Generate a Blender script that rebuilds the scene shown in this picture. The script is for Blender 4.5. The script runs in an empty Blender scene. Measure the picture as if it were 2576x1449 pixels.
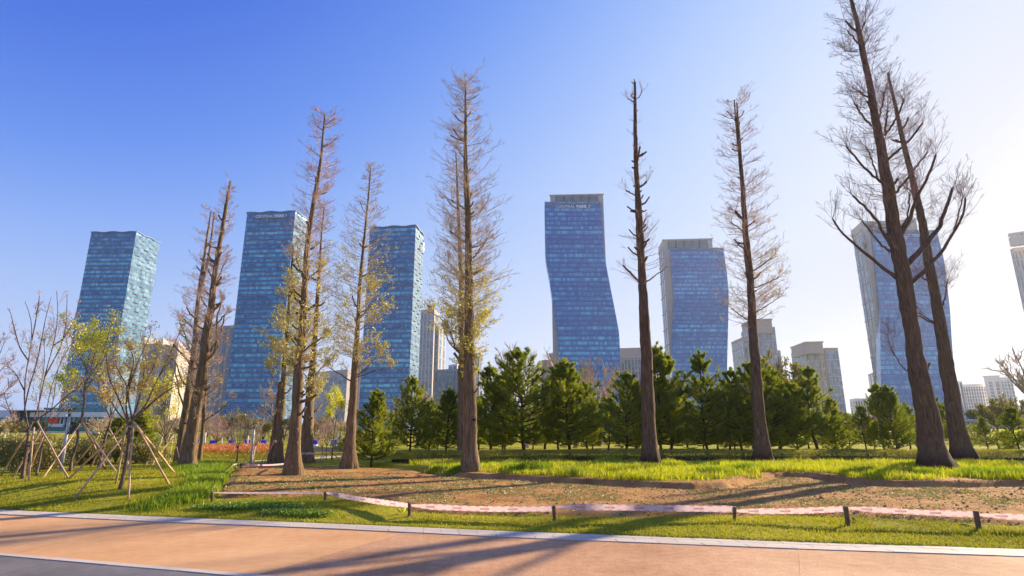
import bpy, math, random
import numpy as np
from mathutils import Vector
R = math.radians
rng = np.random.default_rng(7)
random.seed(7)
scn = bpy.context.scene
COL = scn.collection

# ---------------------------------------------------------------- camera, sky, sun
FPX, CX, CY, PITCH, EYE = 1431.0, 1288.0, 724.5, R(13.8), 1.6
SUN_AZ, SUN_EL = R(50), R(20.5)
cam = bpy.data.objects.new('camera', bpy.data.cameras.new('camera'))
cam.data.sensor_width = 36; cam.data.lens = 36*FPX/2576
cam.data.clip_start = .1; cam.data.clip_end = 12000
cam.location = (0, 0, EYE); cam.rotation_euler = (R(90)+PITCH, 0, 0)
COL.objects.link(cam); scn.camera = cam

world = bpy.data.worlds.new('World'); scn.world = world; world.use_nodes = True
nt = world.node_tree; nt.nodes.clear()
def wn(t, **k):
    n = nt.nodes.new(t)
    for a, b in k.items(): setattr(n, a, b)
    return n
sky = wn('ShaderNodeTexSky', sky_type='NISHITA', sun_disc=False, sun_elevation=SUN_EL, sun_rotation=SUN_AZ,
         air_density=1.5, dust_density=1.3, ozone_density=3.0)
def wmath(op, a, b=0.):
    n = wn('ShaderNodeMath', operation=op)
    for i, v in enumerate((a, b)):
        if isinstance(v, bpy.types.NodeSocket): nt.links.new(v, n.inputs[i])
        else: n.inputs[i].default_value = v
    return n.outputs[0]
# the sky model's brightness, lifted a little in the low air, read back as the spring blue of that day
bw = wn('ShaderNodeRGBToBW'); nt.links.new(sky.outputs[0], bw.inputs[0])
tc = wn('ShaderNodeTexCoord'); sx_ = wn('ShaderNodeSeparateXYZ'); nt.links.new(tc.outputs['Generated'], sx_.inputs[0])
low = wmath('EXPONENT', wmath('MULTIPLY', wmath('ABSOLUTE', sx_.outputs[2]), -9.))
lum = wmath('MULTIPLY', bw.outputs[0], wmath('ADD', wmath('MULTIPLY', low, 1.2), 1.))
rp = wn('ShaderNodeValToRGB'); nt.links.new(wmath('DIVIDE', wmath('LOGARITHM', lum, 2.), 4.4), rp.inputs[0])
lin = lambda c: tuple(((v/255)/12.92 if v <= 10 else ((v/255+.055)/1.055)**2.4) for v in c)
stops = [(.086, (54,100,215)), (.174, (72,118,226)), (.258, (106,151,241)), (.338, (142,178,248)), (.42, (170,198,251)), (.50, (188,210,253)), (.61, (205,220,254)), (.72, (216,226,252)), (.815, (222,228,249)), (.92, (227,230,246)), (1., (233,233,244))]
while len(rp.color_ramp.elements) < len(stops): rp.color_ramp.elements.new(.5)
for e_, (p_, c_) in zip(rp.color_ramp.elements, stops): e_.position = p_; e_.color = (*lin(c_), 1)
EXPO = 1.12
sc_ = wn('ShaderNodeVectorMath', operation='SCALE'); nt.links.new(rp.outputs[0], sc_.inputs[0])
nt.links.new(wmath('MULTIPLY', wmath('ADD', wmath('MULTIPLY', wmath('MAXIMUM', wmath('SUBTRACT', lum, 18.), 0.), .01), 1.), 1/.12/2**EXPO), sc_.inputs['Scale'])
bg = wn('ShaderNodeBackground'); bg.inputs['Strength'].default_value = .12
wo = wn('ShaderNodeOutputWorld')
nt.links.new(sc_.outputs[0], bg.inputs['Color']); nt.links.new(bg.outputs[0], wo.inputs[0])

sl = bpy.data.lights.new('sun', 'SUN'); sl.energy = 5.0; sl.angle = R(.6); sl.color = (1, .82, .56)
sun = bpy.data.objects.new('sun', sl); COL.objects.link(sun)
sdir = Vector((math.sin(SUN_AZ)*math.cos(SUN_EL), math.cos(SUN_AZ)*math.cos(SUN_EL), math.sin(SUN_EL)))
sun.rotation_euler = sdir.to_track_quat('Z', 'Y').to_euler(); sun.location = sdir*60
scn.view_settings.view_transform = 'Standard'; scn.view_settings.look = 'None'
scn.view_settings.exposure = EXPO; scn.view_settings.gamma = 1
scn.render.engine = 'CYCLES'
scn.cycles.max_bounces = 6; scn.cycles.diffuse_bounces = 3; scn.cycles.glossy_bounces = 2
scn.cycles.transmission_bounces = 3; scn.cycles.transparent_max_bounces = 6; scn.cycles.volume_bounces = 0
scn.cycles.use_denoising = False if False else True

# ---------------------------------------------------------------- picture measurements -> places in the world
CP, SP = math.cos(PITCH), math.sin(PITCH)
def ray(px, py):
    u, v = (px-CX)/FPX, (CY-py)/FPX
    return np.array([u, CP-v*SP, SP+v*CP])
def atY(px, py, Y):
    d = ray(px, py); return np.array([0, 0, EYE]) + d*(Y/d[1])
def atZ(px, py, z):
    d = ray(px, py); return np.array([0, 0, EYE]) + d*((z-EYE)/d[2])

# value noise
def vn(x, y, seed=0):
    x = np.asarray(x, float); y = np.asarray(y, float)
    xi, yi = np.floor(x), np.floor(y); fx, fy = x-xi, y-yi
    fx = fx*fx*(3-2*fx); fy = fy*fy*(3-2*fy)
    def hsh(a, b):
        s = np.sin(a*127.1+b*311.7+seed*74.7)*43758.5453
        return s-np.floor(s)
    a, b, c, d = hsh(xi, yi), hsh(xi+1, yi), hsh(xi, yi+1), hsh(xi+1, yi+1)
    return (a*(1-fx)+b*fx)*(1-fy)+(c*(1-fx)+d*fx)*fy
def fbm(x, y, seed=0, o=4):
    r = 0; a = .5
    for i in range(o):
        r = r+a*vn(x, y, seed+i); x = x*2.03+5.1; y = y*2.03+9.2; a *= .5
    return r
def sdf(poly, X, Y):
    """signed distance to a polygon, positive inside"""
    P = np.array(poly)[:, :2]; X = np.asarray(X, float); Y = np.asarray(Y, float)
    d = np.full(X.shape, 1e9); ins = np.zeros(X.shape, bool)
    for i in range(len(P)):
        a, b = P[i], P[(i+1) % len(P)]
        e = b-a; wx, wy = X-a[0], Y-a[1]
        t = np.clip((wx*e[0]+wy*e[1])/(e@e+1e-12), 0, 1)
        d = np.minimum(d, (wx-e[0]*t)**2+(wy-e[1]*t)**2)
        c = ((a[1] > Y) != (b[1] > Y)) & (X < (b[0]-a[0])*(Y-a[1])/(b[1]-a[1]+1e-12)+a[0])
        ins ^= c
    d = np.sqrt(d); return np.where(ins, d, -d)

def G0(px, py, z=0): return atZ(px, py, z)
def poly0(pts, z=0): return [tuple(G0(x, y, z)[:2]) for x, y in pts]
kerb_hi = poly0([(0,1284),(425,1303),(850,1320),(1288,1339),(1738,1356),(2038,1368),(2576,1384)])
kerb_lo = poly0([(0,1295),(425,1315),(850,1332),(1288,1354),(2008,1383),(2576,1402)])
def extend(l, d=60):
    a, b = np.array(l[0]), np.array(l[1]); c, e = np.array(l[-1]), np.array(l[-2])
    return [tuple(a+(a-b)/np.linalg.norm(a-b)*d)]+list(l)+[tuple(c+(c-e)/np.linalg.norm(c-e)*d)]
kerb_hi = extend(kerb_hi); kerb_lo = extend(kerb_lo)
SOIL = poly0([(598,1178),(575,1215),(545,1255),(560,1267),(700,1265),(825,1258),(950,1267),(1030,1297),(1150,1301),
  (1288,1308),(1538,1307),(1787,1304),(2036,1308),(2285,1316),(2576,1330),(2900,1345),(2900,1215),(2576,1212),(2400,1206),(2200,1203),(1945,1196),(1500,1190),(1280,1188),(1090,1189),(945,1184),(760,1178)])
LIP = poly0([(1082,1197),(1173,1209),(1275,1214),(1359,1220),(1549,1231),(1739,1239),(1830,1235),(1945,1207),(1985,1206),(2057,1208),
  (2114,1222),(2247,1232),(2399,1232),(2576,1230),(3100,1236),(3400,1140),(1000,1132),(960,1150),(930,1176),(1060,1187)])
PATHP = kerb_hi + [(80, -60), (-80, -60)]
def sstep(x, a, b):
    t = np.clip((np.asarray(x, float)-a)/(b-a), 0, 1); return t*t*(3-2*t)
def terrain(X, Y):
    X = np.asarray(X, float); Y = np.asarray(Y, float)
    dp = -sdf(PATHP, X, Y)                       # distance beyond the kerb
    ds = sdf(SOIL, X, Y); dl = sdf(LIP, X, Y)
    z = .02+.05*sstep(dp, 0, 1.2)
    n1 = fbm(X*.6, Y*.6, 3)-.47; n2 = fbm(X*3, Y*3, 11)-.47
    s = sstep(ds+.25*n2, -.1, .3)
    z = z+.04*s + s*(.03*n2+.05*n1)+(1-s)*(.04*n1+.012*n2)
    z = z-.035*np.exp(-(ds/.16)**2)
    l = sstep(dl+.35*n1+.25*n2, -.05, .16)
    z = z-.07*np.exp(-((dl+.15+.3*n1)/.2)**2)*sstep(28-Y, 0, 4)
    z = z+.11*l
    z = z+.30*np.exp(-(((X+11.5)/5.5)**2+((Y-16)/4.0)**2)) * sstep(dp, .1, 2.5)
    z = z+.10*np.exp(-(((X+8.0)/1.6)**2+((Y-19.4)/1.0)**2))
    z = z+.11*np.exp(-(((X+7.9)/1.1)**2+((Y-18.3)/.28)**2)**1.0)
    z = z+.02*sstep(Y, 30, 60)+.25*(fbm(X*.03, Y*.03, 5)-.45)*sstep(Y, 40, 90)
    z = np.where(dp < 0.03, -.05, z)
    return z
def H(x, y): return float(terrain(np.array([x]), np.array([y]))[0])
def G(px, py):
    """where the ray through a picture point meets the ground"""
    z = .1
    for i in range(14):
        p = atZ(px, py, z); z = .5*z+.5*H(p[0], p[1])
    p[2] = H(p[0], p[1]); return p

# ---------------------------------------------------------------- materials
def mat(name):
    m = bpy.data.materials.new(name); m.use_nodes = True; m.node_tree.nodes.clear(); return m
class NG:
    def __init__(s, m): s.t = m.node_tree
    def n(s, t, ins=None, **k):
        n = s.t.nodes.new('ShaderNode'+t)
        for a, b in k.items(): setattr(n, a, b)
        for a, b in (ins or {}).items(): s.set(n.inputs[a], b)
        return n
    def set(s, sock, v):
        if isinstance(v, bpy.types.NodeSocket): s.t.links.new(v, sock)
        elif isinstance(v, bpy.types.Node): s.t.links.new(v.outputs[0], sock)
        elif isinstance(v, tuple) and len(v) == 3 and len(sock.default_value) == 4: sock.default_value = (*v, 1)
        else: sock.default_value = v
    def math(s, op, a, b=0., c=None):
        n = s.n('Math', operation=op); s.set(n.inputs[0], a); s.set(n.inputs[1], b)
        if c is not None: s.set(n.inputs[2], c)
        return n.outputs[0]
    def mix(s, f, a, b):
        n = s.n('Mix', data_type='RGBA'); s.set(n.inputs[0], f); s.set(n.inputs[6], a); s.set(n.inputs[7], b); return n.outputs[2]
    def noise(s, scale, vec=None, detail=4, rough=.55):
        n = s.n('TexNoise'); n.inputs['Scale'].default_value = scale; n.inputs['Detail'].default_value = detail; n.inputs['Roughness'].default_value = rough
        if vec is not None: s.set(n.inputs['Vector'], vec)
        return n.outputs[0]
    def ramp(s, f, stops):
        n = s.n('ValToRGB'); e = n.color_ramp.elements
        while len(e) < len(stops): e.new(.5)
        for el, (p, c) in zip(e, stops): el.position = p; el.color = (*c, 1) if len(c) == 3 else c
        s.set(n.inputs[0], f); return n.outputs[0]
    def range(s, f, a, b, c=0., d=1.):
        n = s.n('MapRange', {0: f, 1: a, 2: b, 3: c, 4: d}); return n.outputs[0]
    def out(s, sh, vol=None):
        o = s.n('OutputMaterial')
        if sh is not None: s.set(o.inputs[0], sh)
        if vol is not None: s.set(o.inputs[1], vol)
    def bsdf(s, col, rough=.8, metal=0., spec=.3, normal=None):
        b = s.n('BsdfPrincipled'); s.set(b.inputs['Base Color'], col); s.set(b.inputs['Roughness'], rough); s.set(b.inputs['Metallic'], metal)
        s.set(b.inputs['Specular IOR Level'], spec)
        if normal is not None: s.set(b.inputs['Normal'], normal)
        return b
    def bump(s, h, strength=.5, dist=.02):
        return s.n('Bump', {'Height': h, 'Strength': strength, 'Distance': dist}).outputs[0]

def simple(name, c, rough=.7, metal=0., var=.25, scale=6.0, bump=0.):
    m = mat(name); g = NG(m); co = g.n('TexCoord').outputs['Object']
    f = g.noise(scale, co)
    c2 = tuple(max(0, x*(1-var)) for x in c); c1 = tuple(min(1, x*(1+var)) for x in c)
    nrm = g.bump(f, bump, .02) if bump else None
    g.out(g.bsdf(g.ramp(f, [(.3, c2), (.7, c1)]), rough, metal, .3, nrm)); return m

def leafmat(name, ca, cb, cc, trans=.5, ns=.4, glossy=.08):
    m = mat(name); g = NG(m)
    geo = g.n('NewGeometry'); rnd = geo.outputs['Random Per Island']
    f = g.noise(ns, geo.outputs['Position'], 3)
    f = g.math('ADD', g.math('MULTIPLY', rnd, .55), g.range(f, .3, .7, 0, .45))
    c = g.ramp(f, [(0, ca), (.5, cb), (1, cc)])
    d = g.n('BsdfDiffuse', {'Color': c}); t = g.n('BsdfTranslucent', {'Color': c})
    mx = g.n('MixShader', {0: trans, 1: d.outputs[0], 2: t.outputs[0]})
    gl = g.n('BsdfGlossy', {'Roughness': .45}); gl.inputs['Color'].default_value = (.8, .8, .8, 1)
    m2 = g.n('MixShader', {0: glossy, 1: mx.outputs[0], 2: gl.outputs[0]})
    g.out(m2); return m

def barkmat(name, dark, mid, light, moss=0., wet=0.):
    m = mat(name); g = NG(m); co = g.n('TexCoord').outputs['Object']
    mp = g.n('Mapping', {'Vector': co}); mp.inputs['Scale'].default_value = (9, 9, .8)
    f = g.noise(2.4, mp.outputs[0], 6, .65)
    mp2 = g.n('Mapping', {'Vector': co}); mp2.inputs['Scale'].default_value = (30, 30, 2.2)
    f2 = g.noise(1.6, mp2.outputs[0], 4, .6)
    ff = g.math('ADD', g.math('MULTIPLY', f, .6), g.math('MULTIPLY', f2, .4))
    c = g.ramp(ff, [(.34, dark), (.5, mid), (.66, light)])
    if moss:
        mf = g.range(g.noise(.9, co, 4), .5, .62, 0, moss)
        c = g.mix(mf, c, (.10, .12, .03))
    if wet:     # dark stained foot with a ragged upper edge
        z = g.n('SeparateXYZ', {0: co}).outputs[2]; wf = g.range(g.math('ADD', z, g.math('MULTIPLY', f, -1.6)), -.62, -.25, wet, 0); c = g.mix(wf, c, (.035, .016, .010))
    g.out(g.bsdf(c, .9, 0, .15, g.bump(ff, 1.0, .10))); return m

M = {}
M['bark'] = barkmat('redwood_bark', (.075,.046,.024), (.235,.155,.085), (.41,.295,.175), .3)
M['bark_dark'] = barkmat('dark_redwood_bark', (.052,.030,.018), (.165,.103,.062), (.30,.20,.13), 0, .85)
M['bark_pine'] = barkmat('pine_bark', (.03,.018,.012), (.09,.055,.035), (.16,.10,.07))
M['bark_young'] = barkmat('young_bark', (.07,.045,.035), (.19,.13,.10), (.30,.22,.17))
M['twig'] = simple('pinkish_twigs', (.60,.42,.33), .8, 0, .2, 2)
M['twig_dark'] = simple('purple_brown_twigs', (.30,.19,.165), .8, 0, .3, 2)
M['twig_tan'] = simple('tan_twigs', (.56,.43,.28), .8, 0, .3, 2)
M['bud'] = leafmat('young_buds', (.36,.36,.02), (.58,.54,.03), (.74,.66,.07), .5)
M['leaf'] = leafmat('spring_leaves', (.48,.52,.006), (.70,.70,.012), (.85,.80,.03), .5, 1.2)
M['leaf_bronze'] = leafmat('bronze_leaves', (.50,.30,.02), (.68,.48,.03), (.78,.68,.05), .5, 1.2)
M['needle'] = leafmat('pine_needles', (.08,.13,.005), (.26,.33,.010), (.64,.60,.03), .58, .9, .04)
M['needle2'] = leafmat('distant_needles', (.035,.06,.012), (.07,.10,.015), (.13,.16,.03), .3, .5, .03)
M['candle'] = simple('pine_candles', (.45,.33,.2), .7)
M['grass'] = leafmat('lawn_blades', (.18,.185,.007), (.36,.35,.010), (.55,.50,.03), .45, .35, .03)
M['grass_tall'] = leafmat('tall_grass_blades', (.20,.24,.006), (.46,.50,.010), (.72,.68,.03), .55, .5, .03)
M['grass_dark'] = leafmat('green_grass_blades', (.10,.19,.006), (.24,.35,.010), (.46,.52,.03), .5, .6, .03)
M['straw'] = leafmat('straw_blades', (.32,.22,.08), (.46,.34,.15), (.56,.44,.22), .3, .6)
M['clover'] = leafmat('clover_leaves', (.10,.19,.006), (.20,.33,.008), (.36,.46,.02), .4, .8)
M['weed'] = leafmat('weed_leaves', (.14,.16,.03), (.27,.28,.06), (.42,.40,.12), .35, .8)
M['hedge'] = leafmat('hedge_leaves', (.12,.13,.006), (.36,.34,.010), (.62,.50,.02), .4, .8)
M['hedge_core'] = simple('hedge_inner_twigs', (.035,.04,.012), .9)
M['bush'] = leafmat('bush_leaves', (.10,.11,.012), (.26,.24,.03), (.44,.33,.07), .4, .6)
M['bush_red'] = leafmat('russet_leaves', (.36,.10,.02), (.60,.19,.03), (.66,.34,.06), .4, .6)
M['blossom'] = leafmat('blossom_petals', (.55,.36,.36), (.72,.52,.50), (.85,.70,.66), .3, .6)
M['pole'] = simple('peeled_pole_wood', (.50,.33,.22), .75, 0, .25, 9)
M['post'] = simple('weathered_post_wood', (.16,.10,.06), .85, 0, .35, 12, .4)
M['steel'] = simple('galvanised_steel', (.50,.50,.56), .45, .4, .08, 3)
M['steel_dark'] = simple('dark_steel', (.07,.07,.08), .5, .3, .2)
M['white'] = simple('white_painted_wall', (.84,.78,.76), .6, 0, .05, .3)
M['red'] = simple('orange_red_panel', (.80,.07,.015), .5, 0, .06, 1)
M['dkgrey'] = simple('dark_cladding', (.10,.09,.11), .6, 0, .15, 1)
M['blue'] = simple('blue_seat_fabric', (.03,.06,.62), .6, 0, .1, 3)
M['teal'] = simple('teal_glass', (.03,.20,.20), .12, .3, .25, 1)
M['lamp_plate'] = simple('olive_lamp_plate', (.26,.24,.15), .5, .2, .1)
M['rope'] = simple('tie_rope', (.55,.42,.33), .8)

# ---------------------------------------------------------------- object helpers
def props(o, label=None, cat=None, group=None, kind=None):
    for k, v in (('label', label), ('category', cat), ('group', group), ('kind', kind)):
        if v: o[k] = v
    return o
def thing(name, label, cat, loc, group=None):
    o = bpy.data.objects.new(name, None); COL.objects.link(o); o.location = tuple(loc); o.empty_display_size = .1
    return props(o, label, cat, group)
def mesh_np(name, V, F, mats, FM=None, smooth=False, UV=None):
    """V (n,3); F list of (m,k) int arrays; FM material index per array"""
    me = bpy.data.meshes.new(name); V = np.asarray(V, np.float32)
    me.vertices.add(len(V)); me.vertices.foreach_set('co', V.ravel())
    F = [np.asarray(f, np.int32) for f in F if len(f)]
    li = np.concatenate([f.ravel() for f in F]); cnt = np.concatenate([np.full(len(f), f.shape[1], np.int32) for f in F])
    me.loops.add(len(li)); me.loops.foreach_set('vertex_index', li)
    me.polygons.add(len(cnt)); st = np.concatenate([[0], np.cumsum(cnt)[:-1]]).astype(np.int32)
    me.polygons.foreach_set('loop_start', st)
    for m in mats: me.materials.append(m)
    if FM is not None:
        me.polygons.foreach_set('material_index', np.concatenate([np.full(len(f), i, np.int32) if np.isscalar(i) else np.asarray(i, np.int32) for f, i in zip(F, FM)]))
    me.polygons.foreach_set('use_smooth', np.full(len(cnt), bool(smooth)))
    if UV is not None:
        uv = me.uv_layers.new(name='UVMap'); uv.data.foreach_set('uv', np.asarray(UV, np.float32)[li].ravel() if len(UV) == len(V) else np.asarray(UV, np.float32).ravel())
    me.update(calc_edges=True); me.validate(); return me
def put(name, me, parent=None, loc=(0,0,0)):
    o = bpy.data.objects.new(name, me); COL.objects.link(o)
    if parent is not None: o.parent = parent
    o.location = tuple(loc); return o
class MB:
    def __init__(s): s.V = []; s.F = []; s.M = []; s.U = []; s.n = 0
    def add(s, V, F, m=0, U=None):
        V = np.asarray(V, float).reshape(-1, 3)
        for f in (F if isinstance(F, list) else [F]):
            f = np.asarray(f)
            if f.size: s.F.append(f+s.n); s.M.append(m)
        s.V.append(V); s.U.append(np.zeros((len(V), 2)) if U is None else np.asarray(U, float)); s.n += len(V); return s
    def build(s, name, mats, parent=None, smooth=False, uv=False, world=True):
        V = np.concatenate(s.V)
        if not isinstance(mats, (list, tuple)): mats = [mats]
        if parent is not None and world: V = V-np.array(parent.location)
        loc = (0, 0, 0)
        if parent is None:
            c = np.array([V[:, 0].mean(), V[:, 1].mean(), V[:, 2].min()]); V = V-c; loc = c
        me = mesh_np(name, V, s.F, mats, s.M, smooth, np.concatenate(s.U) if uv else None)
        return put(name, me, parent, loc)
    def tubes(s, P, rad, sides=3, m=0, cap=False):
        """P (N,K,3) poly-lines, rad (N,K) or function"""
        P = np.asarray(P, float); N, K = P.shape[:2]; rad = np.broadcast_to(rad, (N, K))
        T = np.gradient(P, axis=1); T /= np.linalg.norm(T, axis=2, keepdims=True)+1e-9
        mt = T.mean(1); ref = np.where((np.abs(mt[:, 2]) < .8)[:, None], np.array([[0, 0, 1.]]), np.array([[1., 0, 0]]))[:, None, :]
        A = np.cross(T, np.broadcast_to(ref, T.shape)); A /= np.linalg.norm(A, axis=2, keepdims=True)+1e-9; B = np.cross(T, A)
        th = np.arange(sides)*2*math.pi/sides
        ring = P[:, :, None, :]+rad[:, :, None, None]*(np.cos(th)[None, None, :, None]*A[:, :, None, :]+np.sin(th)[None, None, :, None]*B[:, :, None, :])
        idx = np.arange(N*K*sides).reshape(N, K, sides)
        a = idx[:, :-1, :]; b = np.roll(idx, -1, 2)[:, :-1, :]; c = np.roll(idx, -1, 2)[:, 1:, :]; d = idx[:, 1:, :]
        F = [np.stack([a, d, c, b], -1).reshape(-1, 4)]
        if cap: F += [idx[:, -1, ::-1].reshape(N, sides), idx[:, 0, :].reshape(N, sides)]
        s.add(ring.reshape(-1, 3), F, m); return s
    def tube(s, pts, r, sides=8, m=0, cap=True):
        pts = np.array(pts, float)[None]; r = np.broadcast_to(np.array(r, float), pts.shape[1])[None]
        return s.tubes(pts, r, sides, m, cap)
    def box(s, c, sz, m=0, ax=None, bev=0):
        """c centre, sz full sizes, ax: 2-D direction of local x"""
        c = np.array(c, float); hx, hy, hz = np.array(sz)/2
        u = np.array([1, 0, 0.]) if ax is None else np.array([ax[0], ax[1], 0])/math.hypot(ax[0], ax[1]); v = np.array([-u[1], u[0], 0])
        V = [c+u*a*hx+v*b*hy+np.array([0, 0, e*hz]) for e in (-1, 1) for a, b in ((-1, -1), (1, -1), (1, 1), (-1, 1))]
        F = np.array([(3, 2, 1, 0), (4, 5, 6, 7), (0, 1, 5, 4), (1, 2, 6, 5), (2, 3, 7, 6), (3, 0, 4, 7)])
        return s.add(V, F, m)
    def prism(s, poly, z0, z1, m=0):
        P = np.array(poly)[:, :2]; n = len(P); i = np.arange(n); j = (i+1) % n
        ar = sum(P[k][0]*P[(k+1) % n][1]-P[(k+1) % n][0]*P[k][1] for k in range(n))
        if ar < 0: P = P[::-1]
        V = np.concatenate([np.c_[P, np.full(n, z0)], np.c_[P, np.full(n, z1)]])
        L = np.concatenate([[0], np.cumsum(np.linalg.norm(np.roll(P, -1, 0)-P, axis=1))[:-1]])
        return s.add(V, [np.stack([i, j, j+n, i+n], 1), (i+n)[None], i[::-1][None]], m, np.r_[np.c_[L, np.full(n, z0)], np.c_[L, np.full(n, z1)]])
def unit(v): return v/(np.linalg.norm(v, axis=-1, keepdims=True)+1e-9)
def resample(pts, K):
    pts = np.array(pts, float); L = np.r_[0, np.cumsum(np.linalg.norm(np.diff(pts, axis=0), axis=1))]; t = np.linspace(0, L[-1], K)
    return np.stack([np.interp(t, L, pts[:, i]) for i in range(pts.shape[1])], 1)
def samp(P, idx, s):
    K = P.shape[1]; f = s*(K-1); i = np.clip(f.astype(int), 0, K-2); w = (f-i)[:, None]
    a, b = P[idx, i], P[idx, i+1]; return a*(1-w)+b*w, unit(b-a)
def spawn(P, L, n, lf, ang=(35, 65), up=.15, K=4, smin=.15, smax=1, wig=.06, flat=0., minlen=.05, curl=.25):
    N = len(P); idx = np.repeat(np.arange(N), n); m = len(idx)
    s = rng.uniform(smin, smax, m); base, T = samp(P, idx, s)
    rv = unit(rng.normal(size=(m, 3)))
    if flat: rv[:, 2] *= 1-flat
    perp = unit(rv-(rv*T).sum(1, keepdims=True)*T); a = np.radians(rng.uniform(*ang, m))[:, None]
    d = unit(T*np.cos(a)+perp*np.sin(a)+np.array([0, 0, up]))
    ln = np.maximum(minlen, L[idx]*lf*(1.2-.85*s)*rng.uniform(.55, 1.3, m))
    u = np.linspace(0, 1, K)[None, :, None]
    Q = base[:, None]+d[:, None]*ln[:, None, None]*u+np.array([0, 0, curl])*ln[:, None, None]*u**2
    w = np.cumsum(rng.normal(size=(m, K, 3)), 1)*ln[:, None, None]*wig; w -= w[:, :1]
    return Q+w, ln
def leaves(mb, C, D, size, m=0, aspect=.45, jit=.3):
    """one kite-shaped leaf at each point C, pointing along D"""
    n = len(C)
    if not n: return
    D = unit(D+rng.normal(size=(n, 3))*jit); S = unit(np.cross(D, rng.normal(size=(n, 3))))
    sz = (size*rng.uniform(.6, 1.4, n))[:, None] if np.isscalar(size) else size[:, None]
    V = np.stack([C, C+D*sz*.5+S*sz*aspect*.5, C+D*sz, C+D*sz*.5-S*sz*aspect*.5], 1).reshape(-1, 3)
    mb.add(V, np.arange(n*4).reshape(n, 4), m)
def blades(mb, X, Y, Z, h, w, m=0, lean=.35, seg=2):
    n = len(X); az = rng.uniform(0, 2*math.pi, n); la = rng.uniform(0, 2*math.pi, n)
    b = np.stack([X, Y, Z-.01], 1); side = np.stack([np.cos(az), np.sin(az), np.zeros(n)], 1)*(w/2)[:, None]
    l = (rng.uniform(0, lean, n)*h)[:, None]*np.stack([np.cos(la), np.sin(la), np.zeros(n)], 1); up = np.zeros((n, 3)); up[:, 2] = h
    if seg == 1:
        mb.add(np.stack([b-side, b+side, b+up+l], 1).reshape(-1, 3), np.arange(3*n).reshape(n, 3), m)
    else:
        V = np.stack([b-side, b+side, b+up*.6+l*.4+side*.8, b+up*.6+l*.4-side*.8, b+up+l*1.3], 1).reshape(-1, 3)
        k = np.arange(n)[:, None]*5
        mb.add(V, [k+np.array([[0, 1, 2, 3]]), k+np.array([[3, 2, 4]])], m)
# ---------------------------------------------------------------- ground
def axis(lo, hi, step, far_lo, far_hi, g=1.13):
    a = list(np.arange(lo, hi, step)); s = step; x = a[-1]
    while x < far_hi: s *= g; x += s; a.append(x)
    s = step; x = lo; pre = []
    while x > far_lo: s *= g; x -= s; pre.append(x)
    return np.array(pre[::-1]+a)
ax_, ay_ = axis(-17, 21, .11, -4000, 4000), axis(7.5, 24, .085, -300, 6000, 1.06)
XX, YY = np.meshgrid(ax_, ay_); ZZ = terrain(XX, YY)
nx, ny = len(ax_), len(ay_)
idx = np.arange(nx*ny).reshape(ny, nx)
me = mesh_np('ground', np.stack([XX, YY, ZZ], -1).reshape(-1, 3), [np.stack([idx[:-1, :-1], idx[:-1, 1:], idx[1:, 1:], idx[1:, :-1]], -1).reshape(-1, 4)], [], None, True)
def fattr(me, name, a):
    at = me.attributes.new(name, 'FLOAT', 'POINT'); at.data.foreach_set('value', np.asarray(a, np.float32).ravel())
dsoil = sdf(SOIL, XX, YY); dlip = sdf(LIP, XX, YY)
def bare_patch(X, Y):
    """earth that shows: the bed itself, the broken lip under the tall grass and rings around some trunks"""
    s = sdf(SOIL, X, Y); l = sdf(LIP, X, Y); n = fbm(X*.9, Y*.9, 21)-.47
    v = np.minimum(s+.3*n, .6-(l*1.6-.45+1.0*n))
    for cx_, cy_, r in RINGS: v = np.maximum(v, (r-np.hypot(X-cx_, (Y-cy_)))+.5*n)
    return np.where(s < -3, -9, v)
RINGS = []
for px, py, r in ((1180,1198,.9),(1560,1200,.5),(2355,1190,1.5),(2440,1210,1.0),(1640,1172,.5)):
    p = G(px, py); RINGS.append((p[0], p[1], r))
fattr(me, 'earth', bare_patch(XX, YY))
gm = mat('park_ground'); g = NG(gm); co = g.n('NewGeometry').outputs['Position']
at = g.n('Attribute', attribute_name='earth').outputs['Fac']
nf = g.noise(9, co, 5); nm = g.noise(1.3, co, 4); nc = g.noise(38, co, 4, .7)
soilc = g.ramp(g.math('ADD', g.math('MULTIPLY', nc, .55), g.math('MULTIPLY', nm, .45)), [(.36, (.22,.10,.03)), (.5, (.46,.225,.075)), (.64, (.64,.36,.14))])
soilc = g.mix(g.range(g.noise(16, co, 3), .56, .68, 0, .5), soilc, (.34,.31,.07))
lawnc = g.ramp(g.math('ADD', g.math('MULTIPLY', nf, .4), g.math('MULTIPLY', g.noise(.35, co, 4), .6)), [(.33, (.15,.16,.008)), (.5, (.33,.31,.018)), (.66, (.48,.41,.05))])
f = g.range(g.math('ADD', at, g.range(nf, .3, .7, -.16, .16)), -.02, .05)
c = g.mix(f, lawnc, soilc)
g.out(g.bsdf(c, .95, 0, .1, g.bump(g.math('ADD', nc, g.math('MULTIPLY', nf, 1.5)), .9, .03)))
me.materials.append(gm)
props(put('ground', me), 'grassy park ground with a bare soil bed', None, None, 'structure')

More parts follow.
